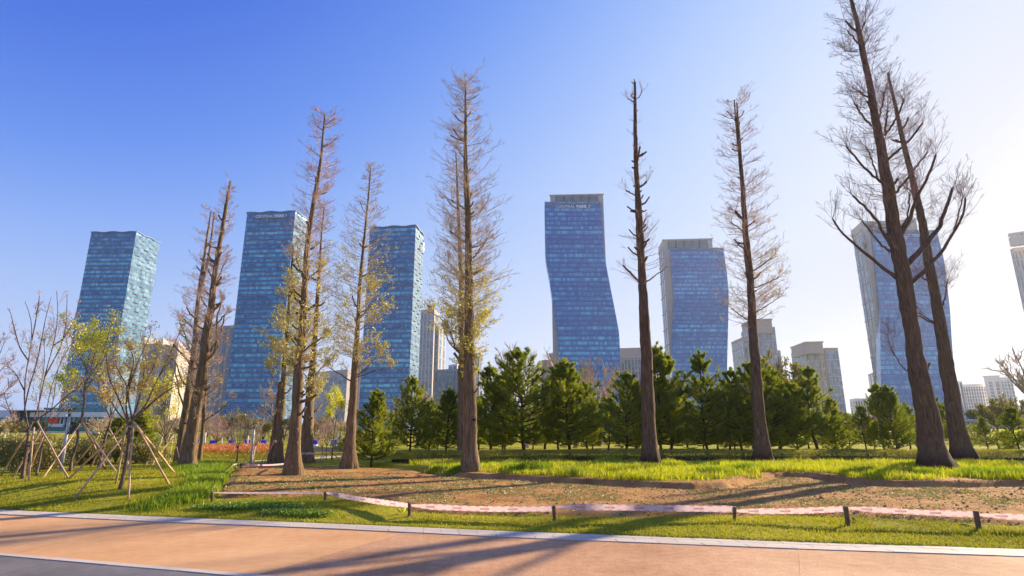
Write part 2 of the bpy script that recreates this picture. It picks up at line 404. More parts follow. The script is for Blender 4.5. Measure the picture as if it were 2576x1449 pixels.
def sheet(name, poly, z, m, label, thick=.06):
    o = MB().prism(poly, z-thick, z, 0).build(name, m); o['kind'] = 'structure'; o['label'] = label; return o
def pathmat(name, a, b, c, grain=160):
    m = mat(name); g = NG(m); co = g.n('NewGeometry').outputs['Position']
    f = g.noise(grain, co, 3, .7); f2 = g.noise(.45, co, 6, .65); f3 = g.noise(7, co, 5, .65)
    col = g.ramp(g.math('ADD', g.math('MULTIPLY', f, .42), g.math('ADD', g.math('MULTIPLY', f2, .40), g.math('MULTIPLY', f3, .18))), [(.37, a), (.5, b), (.64, c)])
    g.out(g.bsdf(col, .85, 0, .25, g.bump(f, .6, .004))); return m
M['resin'] = pathmat('orange_resin_paving', (.46,.215,.085), (.64,.345,.15), (.76,.455,.23))
M['resin2'] = pathmat('brown_resin_paving', (.27,.115,.05), (.52,.27,.13), (.74,.46,.27), 70)
M['asphalt'] = pathmat('grey_asphalt', (.09,.08,.08), (.17,.155,.15), (.27,.25,.24))
PATH_OUT = kerb_lo+[(80, -60), (-80, -60)]
sheet('path', PATH_OUT, 0., M['resin'], 'orange resin footpath')
seam = poly0([(1016,1343),(860,1388),(640,1449)])
s0, s1 = np.array(seam[0]), np.array(seam[-1]); dd = (s1-s0)/np.linalg.norm(s1-s0)
klo = [p for p in kerb_lo if p[0] > s0[0]]
kline = np.array(kerb_lo); ks = (s0[0], float(np.interp(s0[0], kline[:, 0], kline[:, 1]))-.004)
inset = lambda p: (p[0], p[1]-.004)
sheet('path_patch', [ks]+[inset(p) for p in klo]+[(78, -50), tuple(s1+dd*30)]+[tuple(s1)], .004, M['resin2'], 'browner coarse part of the resin footpath')
lo_hi = extend(poly0([(0,1394),(325,1421),(615,1446),(700,1454)]), 50); lo_lo = extend(poly0([(0,1400),(320,1428),(550,1447),(640,1457)]), 50)
sheet('asphalt_road', lo_lo+[(40, -55), (-75, -55)], .008, M['asphalt'], 'grey asphalt at the near corner')

# stone strips with real joints: one slab after another, 4 mm gaps
def stone_strip(name, A, B, z, n_rows, slab, label, m):
    mb = MB(); A = resample(np.array(A), 400); B = resample(np.array(B), 400)
    L = np.r_[0, np.cumsum(np.linalg.norm(np.diff(A, axis=0), axis=1))]; tot = L[-1]
    def pt(u, v):
        u = min(max(u, 0), tot); a = np.array([np.interp(u, L, A[:, i]) for i in (0, 1)]); b = np.array([np.interp(u, L, B[:, i]) for i in (0, 1)]); return a*(1-v)+b*v
    for r in range(n_rows):
        u = -slab*.5*(r % 2); v0, v1 = r/n_rows+.006, (r+1)/n_rows-.006
        while u < tot:
            if abs(pt(u, .5)[0]) < 24 and pt(u, .5)[1] > -2:
                q = [pt(u+.006, v0), pt(u+slab-.006, v0), pt(u+slab-.006, v1), pt(u+.006, v1)]
                mb.prism(q, z-.05, z+random.uniform(0, .003), 0)
            u += slab
    o = mb.build(name, m); o['kind'] = 'structure'; o['label'] = label; return o
sm_ = mat('pale_granite'); g = NG(sm_); geo = g.n('NewGeometry'); f = g.noise(60, geo.outputs['Position'], 4); f2 = g.noise(1.2, geo.outputs['Position'], 3)
cc = g.math('ADD', g.math('MULTIPLY', geo.outputs['Random Per Island'], .14), g.math('ADD', g.math('MULTIPLY', f, .46), g.math('MULTIPLY', f2, .4)))
g.out(g.bsdf(g.ramp(cc, [(.25, (.44,.37,.30)), (.5, (.57,.48,.39)), (.75, (.66,.57,.47))]), .8, 0, .3)); M['granite'] = sm_
mm_ = simple('joint_mortar', (.46,.42,.39), .9)
for nm_, A_, B_ in (('kerb_bed', kerb_hi, kerb_lo), ('road_kerb_bed', lo_hi, lo_lo)):
    A2_, B2_ = resample(A_, 60), resample(B_, 60); i_ = np.arange(59); o = MB().add(np.concatenate([np.c_[A2_, np.full(60, .010)], np.c_[B2_, np.full(60, .010)]]), np.stack([i_+60, i_+61, i_+1, i_], 1)).build(nm_, mm_); o['kind'] = 'structure'; o['label'] = 'mortar bed under the kerb stones'
stone_strip('kerb_strip', kerb_hi, kerb_lo, .014, 3, .6, 'pale granite kerb strip along the lawn', M['granite'])
stone_strip('road_kerb', lo_hi, lo_lo, .015, 1, 1.0, 'pale stone line between footpath and asphalt', M['granite'])
mb = MB()
a, b = G0(2010,1384)[:2], G0(2013,1449)[:2]; d = (b-a)/np.linalg.norm(b-a)
mb.prism([a, a+d*5, a+d*5+np.array([.012, 0]), a+np.array([.012, 0])], .0, .007, 0)
o = mb.build('path_joint', simple('joint_sealant', (.60,.36,.22), .9)); o['kind'] = 'structure'; o['label'] = 'thin expansion joint across the footpath'

# ---------------------------------------------------------------- grass and ground cover
def visible(X, Y, m=1.03): return np.abs(X) < Y*.9*m+.3
def scatter(n, x0, x1, y0, y1, power=1.):
    X = rng.uniform(x0, x1, n); Y = y0+(y1-y0)*rng.uniform(0, 1, n)**power; k = visible(X, Y); return X[k], Y[k]
def earth(X, Y): return bare_patch(X, Y)
# short lawn
X, Y = scatter(420000, -16, 14, 7.8, 22, 1.5)
dp = -sdf(PATHP, X, Y); e = earth(X, Y); n = fbm(X*1.3, Y*1.3, 31)
dens = sstep(n, .25, .5)*.8+.2
edge = dp > .03-.1*(fbm(X*5, Y*5, 8)-.45)
k = edge & (e < .02+.1*rng.normal(size=len(X))) & (rng.uniform(size=len(X)) < dens); X, Y, n = X[k], Y[k], n[k]
mb = MB(); blades(mb, X, Y, terrain(X, Y), rng.uniform(.02, .06, len(X))*(.6+.9*n), rng.uniform(.006, .012, len(X))*(1+Y/20), 0, .8, 1)
props(mb.build('lawn_grass', M['grass']), 'short yellow green lawn grass beside the kerb and under the young trees', 'grass', None, 'stuff')
# mid-distance lawn tufts
X = rng.uniform(-60, 60, 150000); Y = 20+55*rng.uniform(0, 1, len(X))**1.6; k = visible(X, Y) & (earth(X, Y) < 0); X, Y = X[k], Y[k]
k = fbm(X*.8, Y*.8, 41) > .42; X, Y = X[k], Y[k]
mb = MB(); blades(mb, X, Y, terrain(X, Y), rng.uniform(.04, .09, len(X)), rng.uniform(.02, .035, len(X)), 0, .8, 1)
props(mb.build('far_lawn_grass', M['grass']), 'sparse lawn grass of the open park behind the trees', 'grass', None, 'stuff')
# tall grass bed
X, Y = scatter(300000, -4, 24, 12, 25.5, 1.2)
dl = sdf(LIP, X, Y); n = fbm(X*.7, Y*.7, 51); k = (dl > .25+.9*(n-.45)) & (Y < 24.2+.8*n) & (rng.uniform(size=len(X)) < sstep(fbm(X*1.1, Y*1.6, 57), .30, .58)*.9+.07)
for cx_, cy_, r in RINGS: k &= (np.hypot(X-cx_, Y-cy_) > r*.8*rng.uniform(.5, 1.1, len(X)))
X, Y, n = X[k], Y[k], n[k]
c = rng.uniform(size=len(X)) < .05+.22*sstep(fbm(X*.9, Y*.9, 58), .5, .62)
mb = MB(); hh = rng.uniform(.08, .26, len(X))*(.25+1.6*fbm(X*1.3, Y*1.3, 61)**1.2)
blades(mb, X[~c], Y[~c], terrain(X[~c], Y[~c]), hh[~c], rng.uniform(.012, .022, (~c).sum()), 0, .55, 2)
blades(mb, X[c], Y[c], terrain(X[c], Y[c]), hh[c], rng.uniform(.006, .014, c.sum()), 1, .9, 2)
props(mb.build('tall_grass', [M['grass_tall'], M['straw']]), 'bright tall spring grass on the raised bed behind the soil', 'grass', None, 'stuff')
# darker clumps inside the tall grass
mb = MB()
for px, py, r, h in ((1340,1188,.55,.40),(1300,1185,.4,.33),(1430,1190,.35,.26),(1800,1195,.5,.34),(1760,1180,.4,.3),(1880,1185,.5,.33),(2190,1192,.45,.2),(1530,1165,.5,.3),(1620,1165,.5,.3),(2330,1195,.4,.28),(2500,1200,.7,.34),(2450,1195,.4,.3),(2555,1200,.5,.3),(1150,1185,.4,.25),(1100,1180,.4,.22)):
    p = G(px, py); q = int(1300*r); X = p[0]+rng.normal(size=q)*r*.5; Y = p[1]+rng.normal(size=q)*r*.4
    blades(mb, X, Y, terrain(X, Y), rng.uniform(.5, 1, q)*h, rng.uniform(.012, .024, q), 0, .45, 2)
props(mb.build('grass_clumps', M['grass_dark']), 'taller deep green clumps standing in the bright grass bed', 'grass', None, 'stuff')
# the long grass ridge at the left between young trees and the soil
mb = MB(); RID = np.array([G(x, y)[:2] for x, y in ((500,1168),(540,1195),(530,1222),(480,1248),(430,1268),(380,1280))])
wr = np.interp(np.linspace(0, 1, 100), [0, .4, 1], [1.5, .8, .45])
q = 26000; t = rng.uniform(0, 1, q); i = (t*99).astype(int); ps = resample(RID, 100)[i]
X = ps[:, 0]+rng.normal(size=q)*wr[i]*.45; Y = ps[:, 1]+rng.normal(size=q)*wr[i]*.5
k = (-sdf(PATHP, X, Y) > .1) & (sdf(SOIL, X, Y) < .05); X, Y = X[k], Y[k]
blades(mb, X, Y, terrain(X, Y), rng.uniform(.08, .24, len(X))*(.5+fbm(X*1.5, Y*1.5, 71)), rng.uniform(.010, .02, len(X)), 0, .6, 2)
props(mb.build('long_grass_ridge', M['grass_dark']), 'lush long green grass beside the left end of the soil bed', 'grass', None, 'stuff')
# straw litter
X, Y = scatter(13000, -12, 22, 9, 23); n = fbm(X*.8, Y*.8, 81); e = earth(X, Y); dl = sdf(LIP, X, Y)
k = ((np.abs(dl) < .9) | ((X < -3) & (e < 0) & (rng.uniform(size=len(X)) < .25))) & (n > .47) & (-sdf(PATHP, X, Y) > .3); X, Y = X[k], Y[k]
mb = MB(); blades(mb, X, Y, terrain(X, Y)+.01, rng.uniform(.02, .07, len(X)), rng.uniform(.004, .008, len(X)), 0, 2.2, 1)
props(mb.build('straw_litter', M['straw']), 'pale dry straw scattered along the bed edge', 'straw', None, 'stuff')
# weeds on the soil
X, Y = scatter(60000, -9, 20, 9, 20, 1.2); n = fbm(X*1.1, Y*1.1, 91); k = (earth(X, Y) > .05) & (sdf(LIP, X, Y) < -.1) & (rng.uniform(size=len(X)) < .06+1.1*sstep(n, .40, .6)); X, Y = X[k], Y[k]
q = 4; X = np.repeat(X, q)+rng.normal(size=len(X)*q)*.022; Y = np.repeat(Y, q)+rng.normal(size=len(Y)*q)*.022
d = rng.normal(size=(len(X), 3)); d[:, 2] = np.abs(d[:, 2])*.5
mb = MB(); leaves(mb, np.stack([X, Y, terrain(X, Y)+.006], 1), d, .030, 0, .6)
props(mb.build('soil_weeds', M['weed']), 'small pale green weeds sprouting over the brown soil', 'weeds', None, 'stuff')
# clods
X, Y = scatter(26000, -9, 20, 8.5, 20, 1.4); k = (earth(X, Y) > .0) & (sdf(LIP, X, Y) < .25)
X, Y = X[k], Y[k]; n = len(X); V0 = np.array([(1,0,0),(-1,0,0),(0,1,0),(0,-1,0),(0,0,1),(0,0,-.6)], float)
F0 = np.array([(0,2,4),(2,1,4),(1,3,4),(3,0,4),(2,0,5),(1,2,5),(3,1,5),(0,3,5)])
sz = rng.gamma(1.6, .006, n)+.004; V = (V0[None]*(1+.45*rng.normal(size=(n, 6, 1))))*sz[:, None, None]*np.array([1.2, 1, .75])+np.stack([X, Y, terrain(X, Y)], 1)[:, None]
cm = simple('soil_clods', (.42,.22,.085), .95, 0, .4, 7)
mb = MB(); mb.add(V.reshape(-1, 3), (np.arange(n)[:, None, None]*6+F0[None]).reshape(-1, 3))
props(mb.build('soil_clods', cm), 'loose crumbs and clods of brown soil on the bed', 'soil', None, 'stuff')
# clover patches on the front lawn
mb = MB()
for px, py, rx, ry in ((640,1277,1.3,.28),(590,1280,.5,.2),(780,1300,.45,.13),(720,1295,.6,.15)):
    p = G(px, py); q = int(9000*rx*ry)+300; a = rng.uniform(0, 2*math.pi, q); r = np.sqrt(rng.uniform(0, 1, q))*rng.uniform(.7, 1.1, q)
    X = p[0]+np.cos(a)*r*rx; Y = p[1]+np.sin(a)*r*ry
    d = rng.normal(size=(q, 3)); d[:, 2] = np.abs(d[:, 2])+.3
    leaves(mb, np.stack([X, Y, terrain(X, Y)+rng.uniform(.01, .07, q)], 1), d, .034, 0, .8)
props(mb.build('clover_patch', M['clover']), 'low deep green clover patches on the front lawn', 'clover', None, 'stuff')
# two plants with pale leaves at the bed edge
for px, py, s, lb in ((1012,1292,.11,'light green sprout beside the third tape post'),(2154,1313,.09,'whitish leafy sprout beside the leaning tape post'),(2435,1319,.12,'pale broad leaved weed at the bed edge near the last tape post')):
    p = G(px, py); t = thing('weed_plant', lb, 'plant', p); mb = MB(); a = rng.uniform(0, 2*math.pi, 14)
    d = np.stack([np.cos(a), np.sin(a), rng.uniform(.5, 2.2, 14)], 1); leaves(mb, np.repeat(p[None], 14, 0)+d*.01, d, s, 0, .3, .15); mb.build('leaf_rosette', M['leaf'] if s > .1 and px < 2000 else M['weed'], t)

# ---------------------------------------------------------------- posts and barrier tape
POSTS = [((534,1262),(533,1236)),((818,1259),(819,1237)),((1030,1299),(1030,1265)),((1395,1310),(1393,1272)),((1848,1310),(1848,1275)),((2134,1322),(2127,1273)),((2463,1331),(2455,1285)),((2860,1345),(2858,1300)),
         ((606,1177),(606,1164)),((550,1208),(550,1196))]
plab = ['short wooden stake at the lower left corner of the soil bed','short wooden stake where the tape starts to widen','wooden tape stake beside the light green sprout','slim wooden tape stake with a knot of tape on top','dark wooden tape stake half covered by tape near the middle of the long front run','leaning square wooden tape stake','thick wooden tape stake nearest the right end','wooden tape stake beyond the right edge','small far stake at the back corner of the soil bed','small stake hidden in the long grass ridge']
ptop = []
for (b_, t_), lb in zip(POSTS, plab):
    p = G(*b_); q = atY(*t_, p[1]); hgt = max(.2, q[2]-p[2]); w = .05 if b_[0] not in (2134, 2463) else .065
    if b_[0] == 2860: ptop.append(q); continue
    t = thing('tape_post', lb, 'post', p, 'wooden stakes holding the barrier tape')
    mb = MB(); lean = (q-p); K = 7; pts = np.stack([p+lean*u for u in np.linspace(-.15, 1, K)])
    r = np.array([1, 1, .97, 1, .98, 1, .93])*w*.62
    mb.tubes(pts[None], r[None], 7, 0, True); o_ = mb.build('stake', M['post'], t)
    ptop.append(q)
tm = mat('pink_white_barrier_tape'); g = NG(tm); uv = g.n('UVMap').outputs[0]; sx = g.n('SeparateXYZ', {0: uv})
u, v = sx.outputs[0], sx.outputs[1]
band = g.math('GREATER_THAN', g.math('ABSOLUTE', g.math('SUBTRACT', v, .5)), .30)
sq = g.math('LESS_THAN', g.math('FRACT', g.math('MULTIPLY', u, 6.5)), .5)
f = g.math('MULTIPLY', band, g.math('MULTIPLY', sq, .55))
col = g.mix(f, (.80,.62,.64), (.72,.14,.22))
d = g.n('BsdfDiffuse', {'Color': col}); tr = g.n('BsdfTranslucent', {'Color': col}); gl = g.n('BsdfGlossy', {'Roughness': .3})
mx = g.n('MixShader', {0: .45, 1: d.outputs[0], 2: tr.outputs[0]}); g.out(g.n('MixShader', {0: .06, 1: mx.outputs[0], 2: gl.outputs[0]})); M['tape'] = tm
M['tape_ink'] = simple('red_tape_print', (.62,.12,.20), .6, 0, .1)
def text_mesh(body, size, extrude=0., bold=0., spacing=1.):
    cu = bpy.data.curves.new('lettering', 'FONT'); cu.body = body; cu.size = size; cu.extrude = extrude; cu.offset = bold; cu.space_character = spacing; cu.resolution_u = 3
    ob = bpy.data.objects.new('lettering', cu); COL.objects.link(ob)
    me = bpy.data.meshes.new_from_object(ob.evaluated_get(bpy.context.evaluated_depsgraph_get()))
    bpy.data.objects.remove(ob); return me
dg_me = text_mesh('DANGER', .042, 0, .001)
DV = np.array([v.co[:] for v in dg_me.vertices]); DF = [np.array([list(p.vertices)]) for p in dg_me.polygons]
def tape(a, b, w, sag, label, twist=.15, name='barrier_tape', words=True, w0=.35, w1=.75, wind=0.):
    a, b = np.array(a, float), np.array(b, float); L = np.linalg.norm(b-a); K = 26; s = np.linspace(0, 1, K)
    C = a[None]*(1-s[:, None])+b[None]*s[:, None]; C[:, 2] -= sag*4*s*(1-s)
    h = unit(np.cross(b-a, [0, 0, 1])); C += h[None]*(np.sin(s*9)*wind)[:, None]
    ww = w*np.minimum(1, np.minimum(w0+s*L*1.6, w1+(1-s)*L*3.5))*(1+.06*np.sin(s*L*5+a[0]*7))
    tw = twist*np.sin(s*math.pi*1.5+a[0])+.1
    D = np.array([0, 0, 1.])[None]*np.cos(tw)[:, None]+h[None]*np.sin(tw)[:, None]
    lo, hi = C-D*ww[:, None]/2, C+D*ww[:, None]/2
    V = np.concatenate([lo, hi]); i = np.arange(K-1); F = np.stack([i, i+1, i+1+K, i+K], 1)
    U = np.concatenate([np.c_[s*L, np.zeros(K)], np.c_[s*L, np.ones(K)]])
    t = thing(name, label, 'tape', a, 'lengths of barrier tape round the soil bed')
    MB().add(V, F, 0, U).build('ribbon', M['tape'], t, True, True)
    if words and w > .05:
        mb = MB(); x = L*.12; dirn = 1 if b[0] > a[0] else -1
        while x+.3 < L*.93:
            xs = (x+DV[:, 0]); ss = np.clip(xs/L, 0, 1)
            P = np.stack([np.interp(ss, s, C[:, k]) for k in range(3)], 1); DD = np.stack([np.interp(ss, s, D[:, k]) for k in range(3)], 1)
            w_ = np.interp(ss, s, ww)/w
            P = P+DD*((DV[:, 1]-.015)*w_)[:, None]-unit(np.array([-(b-a)[1], (b-a)[0], 0.]))[None]*.003*1.0
            MB().add(P, DF, 0).build('lettering', M['tape_ink'], t); x += .5
    return t
dn = np.array([0, 0, .045])
tape(ptop[0]-dn*.6, ptop[1]-dn*.6, .04, .0, 'thin nearly edge-on tape between the two left stakes', .1, words=False)
tape(ptop[1]-dn*.4, ptop[2]-dn, .095, .02, 'pink and white tape sloping down to the stake by the sprout')
tape(ptop[2]-dn*.9, ptop[3]-dn*1.1, .095, .03, 'pink and white tape crossing below the central twin trunks')
tape(ptop[3]-dn*.4, ptop[4]-dn*.8, .105, .0, 'longest pink and white tape span, in front of the tall grass')
tape(ptop[4]-dn*1.4, ptop[5]-dn*.9, .095, .02, 'pink and white tape between the dark stake and the leaning stake')
tape(ptop[5]-dn*.6, ptop[6]-dn*1.2, .09, .01, 'pink and white tape running from the leaning stake to the thick stake')
tape(ptop[6]-dn*1.2, ptop[7]-dn, .095, .02, 'pink and white tape leaving the frame beyond the thick stake')
tape(ptop[0]-dn*.2, ptop[9]-dn*.2, .035, .02, 'narrow twisted tape climbing from the corner stake into the long grass', .5, words=False)
tape(ptop[9]-dn*.2, atY(587,1169,18.6), .035, .03, 'narrow pale tape draped over the long grass ridge', .5, words=False)
tape(atY(587,1169,18.6), ptop[8]-dn*.2, .045, .0, 'short pale tape up to the small far stake', .3, words=False)
# ---------------------------------------------------------------- tall pruned redwoods
def z1(*p): return [(134+x*.2778, 523+y*.2778) for x, y in p]
def r1(*p): return [(x*.3796, 724.5+y*.3796) for x, y in p]
def r6(*p): return [(2012.4+x*.4168, y*.4168) for x, y in p]
def r7(*p): return [(2012.4+x*.4168, 469.6+y*.4168) for x, y in p]
def trunk_rings(mb, pts, ws, Y, sides=22, step=.28, flare=.5, rough=.10, m=0, closed=True):
    W = np.array([atY(x, y, Y) for x, y in pts]); dist = [math.hypot(np.linalg.norm(w[:2]), w[2]-EYE) for w in W]
    # a picture width at oblique distance -> radius
    rad = np.array([w_*Y*(CP+0*SP)/FPX/ (ray(x, y)[1]) * .5 for (x, y), w_ in zip(pts, ws)])
    z0 = H(W[0][0], W[0][1])
    L = np.r_[0, np.cumsum(np.linalg.norm(np.diff(W, axis=0), axis=1))]; K = max(12, int(L[-1]/step)); t = np.linspace(0, L[-1], K)
    t[1:6] = t[5]*np.array([.08, .2, .4, .65, 1])
    P = np.stack([np.interp(t, L, W[:, i]) for i in range(3)], 1)
    sm = np.array([.25, .5, .25])
    for _ in range(3):
        for i in range(3): P[1:-1, i] = np.convolve(P[:, i], sm, 'valid')
    r = np.interp(t, L, rad); P[:, :2] += rng.normal(size=(K, 2))*(r*.05)[:, None]
    P[0, 2] -= .12
    th = np.arange(sides)*2*math.pi/sides; ph = rng.uniform(0, 6.28, 5)
    lob = .5*np.sin(3*th+ph[0])+.35*np.sin(5*th+ph[1])+.25*np.sin(8*th+ph[2])
    fl = np.exp(-t/.28)[:, None]; flute = np.exp(-t/2.5)[:, None]
    n = vn(th[None]*3.0/6.283*3+ph[3]*9, t[:, None]*1.2, 3)-.5; n2 = vn(th[None]*7/6.283*3+2, t[:, None]*3.5, 5)-.5
    rr = r[:, None]*(1+flare*fl*(1+.6*lob[None])*.8+.10*flute*lob[None]+rough*2*n+rough*1.2*n2)
    T = unit(np.gradient(P, axis=0)); A = unit(np.cross(T, [[0, 1, 0]])); B = np.cross(T, A)
    V = P[:, None]+rr[..., None]*(np.cos(th)[None, :, None]*A[:, None]+np.sin(th)[None, :, None]*B[:, None])
    idx = np.arange(K*sides).reshape(K, sides); a = idx[:-1]; b = np.roll(idx, -1, 1)[:-1]; c = np.roll(idx, -1, 1)[1:]; d = idx[1:]
    mb.add(V.reshape(-1, 3), [np.stack([a, b, c, d], -1).reshape(-1, 4), idx[-1][None]], m)
    return P, r, t
def px2m(w, x, y, Y): return w*Y/FPX/ray(x, y)[1]
def redwood(label, trunks, profile, n1, stubs=10, limbs=(), buds=(0, 9999), bark='bark', twig='twig', name='redwood_tree', group='tall pruned trees with cut branches', l2=6, l3=4, limb_len=55, stub_y=(0, 1e4), twig_up=.55, bandY=None):
    """trunks: [(pts, widths)], first is the stem that stands on the ground"""
    b = G(*trunks[0][0][0]); Y = b[1]; t = thing(name, label, 'tree', b, group)
    mb = MB(); carr = []; crad = []
    for i, (pts, ws) in enumerate(trunks):
        P, r, tt = trunk_rings(mb, pts, ws, Y, flare=.5 if i == 0 else 0); carr.append(resample(P, 60)); crad.append(np.interp(np.linspace(0, tt[-1], 60), tt, r))
    # small swellings and old cut branch ends on the stem
    for P, r in zip(carr, crad):
        ypx = np.array([724.5-FPX*((p[2]-EYE)*CP-p[1]*SP)/(p[1]*CP+(p[2]-EYE)*SP) for p in P])
        ok = np.where((ypx > stub_y[0]) & (ypx < stub_y[1]) & (np.arange(60) > 8))[0]
        if not len(ok): continue
        for k in range(stubs if P is carr[0] else stubs//3):
            i = random.choice(ok); a = random.uniform(0, 6.28); h = np.array([math.cos(a), math.sin(a)*.5, 0]); h /= np.linalg.norm(h)
            ln = random.uniform(.12, .62)*(.7+.5*random.random()); el = random.uniform(.3, 1.0); s0 = P[i]+h*r[i]*.5
            rs = min(r[i]*.42, random.uniform(.028, .05)); pts = [s0, s0+h*(ln*.5)+np.array([0, 0, ln*el*.35]), s0+h*(ln*.9)+np.array([0, 0, ln*el])]
            mb.tube(pts, [rs*1.3, rs, rs*.95], 7)
        for k in range(10):
            i = random.randint(4, 50); a = random.uniform(3.4, 6.0); h = np.array([math.cos(a), math.sin(a), 0])
            q = P[i]+h*r[i]*.9; rr = min(.09, r[i]*.35); mb.tube([q-h*rr, q+h*rr*.25, q+h*rr*.55+np.array([0, 0, -.01])], [rr, rr*.9, rr*.45], 8)
    mb.build('trunk', M[bark], t, True)
    LP, LL = [], []
    for lp, w0, w1 in limbs:
        dy = random.uniform(-.8, .8); W = np.array([atY(x, y, Y+dy*i/(len(lp)-1)) for i, (x, y) in enumerate(lp)]); P = resample(W, 14)
        P[1:-1] += rng.normal(size=(12, 3))*.012
        r = np.linspace(px2m(w0, *lp[0], Y), px2m(w1, *lp[-1], Y), 14)*.41
        mbl = MB().tubes(P[None], r[None], 9, 0, True); mbl.build('limb', M[bark], t, True); LP.append(P); LL.append(px2m(limb_len, *lp[-1], Y))
    # fine twigs: three orders
    prof = np.array(profile, float); mbt = MB(); Q1 = []; L1 = []
    yy = np.interp(np.linspace(0, 1, 200), [0, 1], [prof[0, 0], prof[-1, 0]]); hw = np.interp(yy, prof[:, 0], prof[:, 1]); n1 = int(n1*1.05); cdf = np.cumsum(np.sqrt(hw)); cdf /= cdf[-1]
    ys = np.interp(rng.uniform(0, 1, n1), cdf, yy); hw = np.interp(ys, prof[:, 0], prof[:, 1])
    K = 7; u = np.linspace(0, 1, K)
    ypx_c = [np.array([724.5-FPX*((p[2]-EYE)*CP-p[1]*SP)/(p[1]*CP+(p[2]-EYE)*SP) for p in P]) for P in carr]
    for y_, h_ in zip(ys, hw):
        c = [i for i in range(len(carr)) if ypx_c[i].min()-3 <= y_ <= ypx_c[i].max()] or [0]
        ci = random.choice(c); j = int(np.argmin(np.abs(ypx_c[ci]-y_))); p = carr[ci][j]+(carr[ci][min(j+1, 59)]-carr[ci][max(j-1, 0)])*rng.uniform(-.5, .5)
        a = rng.uniform(0, 2*math.pi); ln = px2m(h_, 1288, y_, Y)*rng.uniform(.7, 1.5); d = np.array([math.cos(a), math.sin(a), 0])
        z = ln*twig_up*rng.uniform(.5, 1.3)
        Q = p+d*ln*u[:, None]+np.array([0, 0, 1])*(z*u**1.35)[:, None]; w = np.cumsum(rng.normal(size=(K, 3)), 0)*ln*.018
        Q1.append(Q+w-w[0]); L1.append(ln)
    for P, ll in zip(LP, LL):
        m_ = max(6, int(14*ll/1.0)); s = np.r_[rng.uniform(.35, 1, m_-5), np.ones(5)]; bp, T = samp(P[None], np.zeros(m_, int), s)
        for p, T_ in zip(bp, T):
            rv = unit(rng.normal(size=3)); d = unit(T_*.9+rv*.9+np.array([0, 0, .55])); ln = ll*rng.uniform(.5, 1.15)
            Q = p+d*ln*u[:, None]+np.array([0, 0, .2*ln])*(u**2)[:, None]; w = np.cumsum(rng.normal(size=(K, 3)), 0)*ln*.02; Q1.append(Q+w-w[0]); L1.append(ln)
    Q1, L1 = np.array(Q1), np.array(L1)
    f = lambda a, b, K: np.linspace(a, b, K)[None]
    tk = .78 if twig == 'twig_dark' else 1.
    mbt.tubes(Q1, tk*f(.009, .0035, K)*np.minimum(1, L1/.6)[:, None]+.001, 4)
    Q2, L2 = spawn(Q1, L1, l2, .40, (24, 50), .10, 5, .2, 1, .03, .1, .05, .12)
    mbt.tubes(Q2, tk*f(.0048, .0028, 5), 3)
    Q3, L3 = spawn(Q2, L2, l3, .55, (24, 50), .08, 4, .2, 1, .03, 0, .10, .12)
    mbt.tubes(Q3, tk*f(.003, .0018, 4), 3)
    mbt.build('crown', M[twig], t)
    if buds[0]:
        m_ = len(Q3); i = rng.integers(0, m_, int(buds[0])); C, T = samp(Q3, i, rng.uniform(.2, 1, len(i)))
        yp = 724.5-FPX*((C[:, 2]-EYE)*CP-C[:, 1]*SP)/(C[:, 1]*CP+(C[:, 2]-EYE)*SP)
        k = rng.uniform(size=len(i)) < sstep(yp, buds[1]-80, buds[1]+120)
        mb = MB(); leaves(mb, C[k], T[k]+np.array([0, 0, -.4]), .06, 0, .5, .6)
        if k.any(): mb.build('foliage', M['bud'], t)
    return t, Y, carr[0], crad[0]

zs = lambda pts: list(pts)
redwood('tall leftmost trunk of the left pair, leaning right, thin pinkish crown',
  [([(472.6,1178),(480,1104),(497,1009),(510.5,922),(520,838),(536,738),(541,683),(550.7,627),(560,571.6),(569,516),(579.5,455)],[34,32,27,24,20,15,13,11,10,8,4])],
  [(450,10),(480,20),(560,26),(650,32),(760,36),(880,42),(980,36),(1060,20)], 190, 26,
  [(r1((1395,420),(1440,350),(1435,200),(1470,100)),7,4),(r1((1370,480),(1430,430),(1490,180),),6,4),(r1((1330,560),(1290,470),(1250,400)),5,3),(z1((1420,740),(1500,620),(1560,480)),4,3),(z1((1430,960),(1480,900),(1518,850)),5,4),(z1((1450,1070),(1500,1030),(1550,970)),5,4),(z1((1380,1400),(1460,1300),(1480,1200)),6,4),(z1((1440,640),(1410,580),(1400,550)),4,3),(z1((1390,900),(1350,840),(1340,800)),4,3)], buds=(2500,820), limb_len=26)
redwood('slimmer trunk forking into two tops, beside the left leaning trunk',
  [([(450,1163),(459,1085),(469,1028),(480,952),(489.7,876),(495,800),(501,731),(512,662),(521.5,592.5),(530,534)],[24,20,19,18,15,12,10,7,5,3]),
   ([(500,740),(516,690),(527,634),(534,578.6),(539.6,535.5)],[8,7,5,4,3])],
  [(520,16),(570,24),(650,32),(720,38),(830,46),(900,40),(1000,20)], 170, 14,
  [(r1((1235,830),(1190,700),(1160,560),(1165,480)),6,3),(r1((1240,660),(1195,590),(1170,500),(1130,450)),6,3),(r1((1255,500),(1200,430),(1150,370)),6,4),(r1((1260,430),(1225,300),(1190,230)),5,4),(z1((1240,1410),(1180,1340),(1085,1240)),6,4),(z1((1255,1240),(1200,1180),(1150,1140)),5,3),(z1((1280,1110),(1230,1050),(1185,1010)),5,4),(z1((1290,1000),(1240,960),(1210,900)),5,4)], buds=(3500,860), limb_len=26)
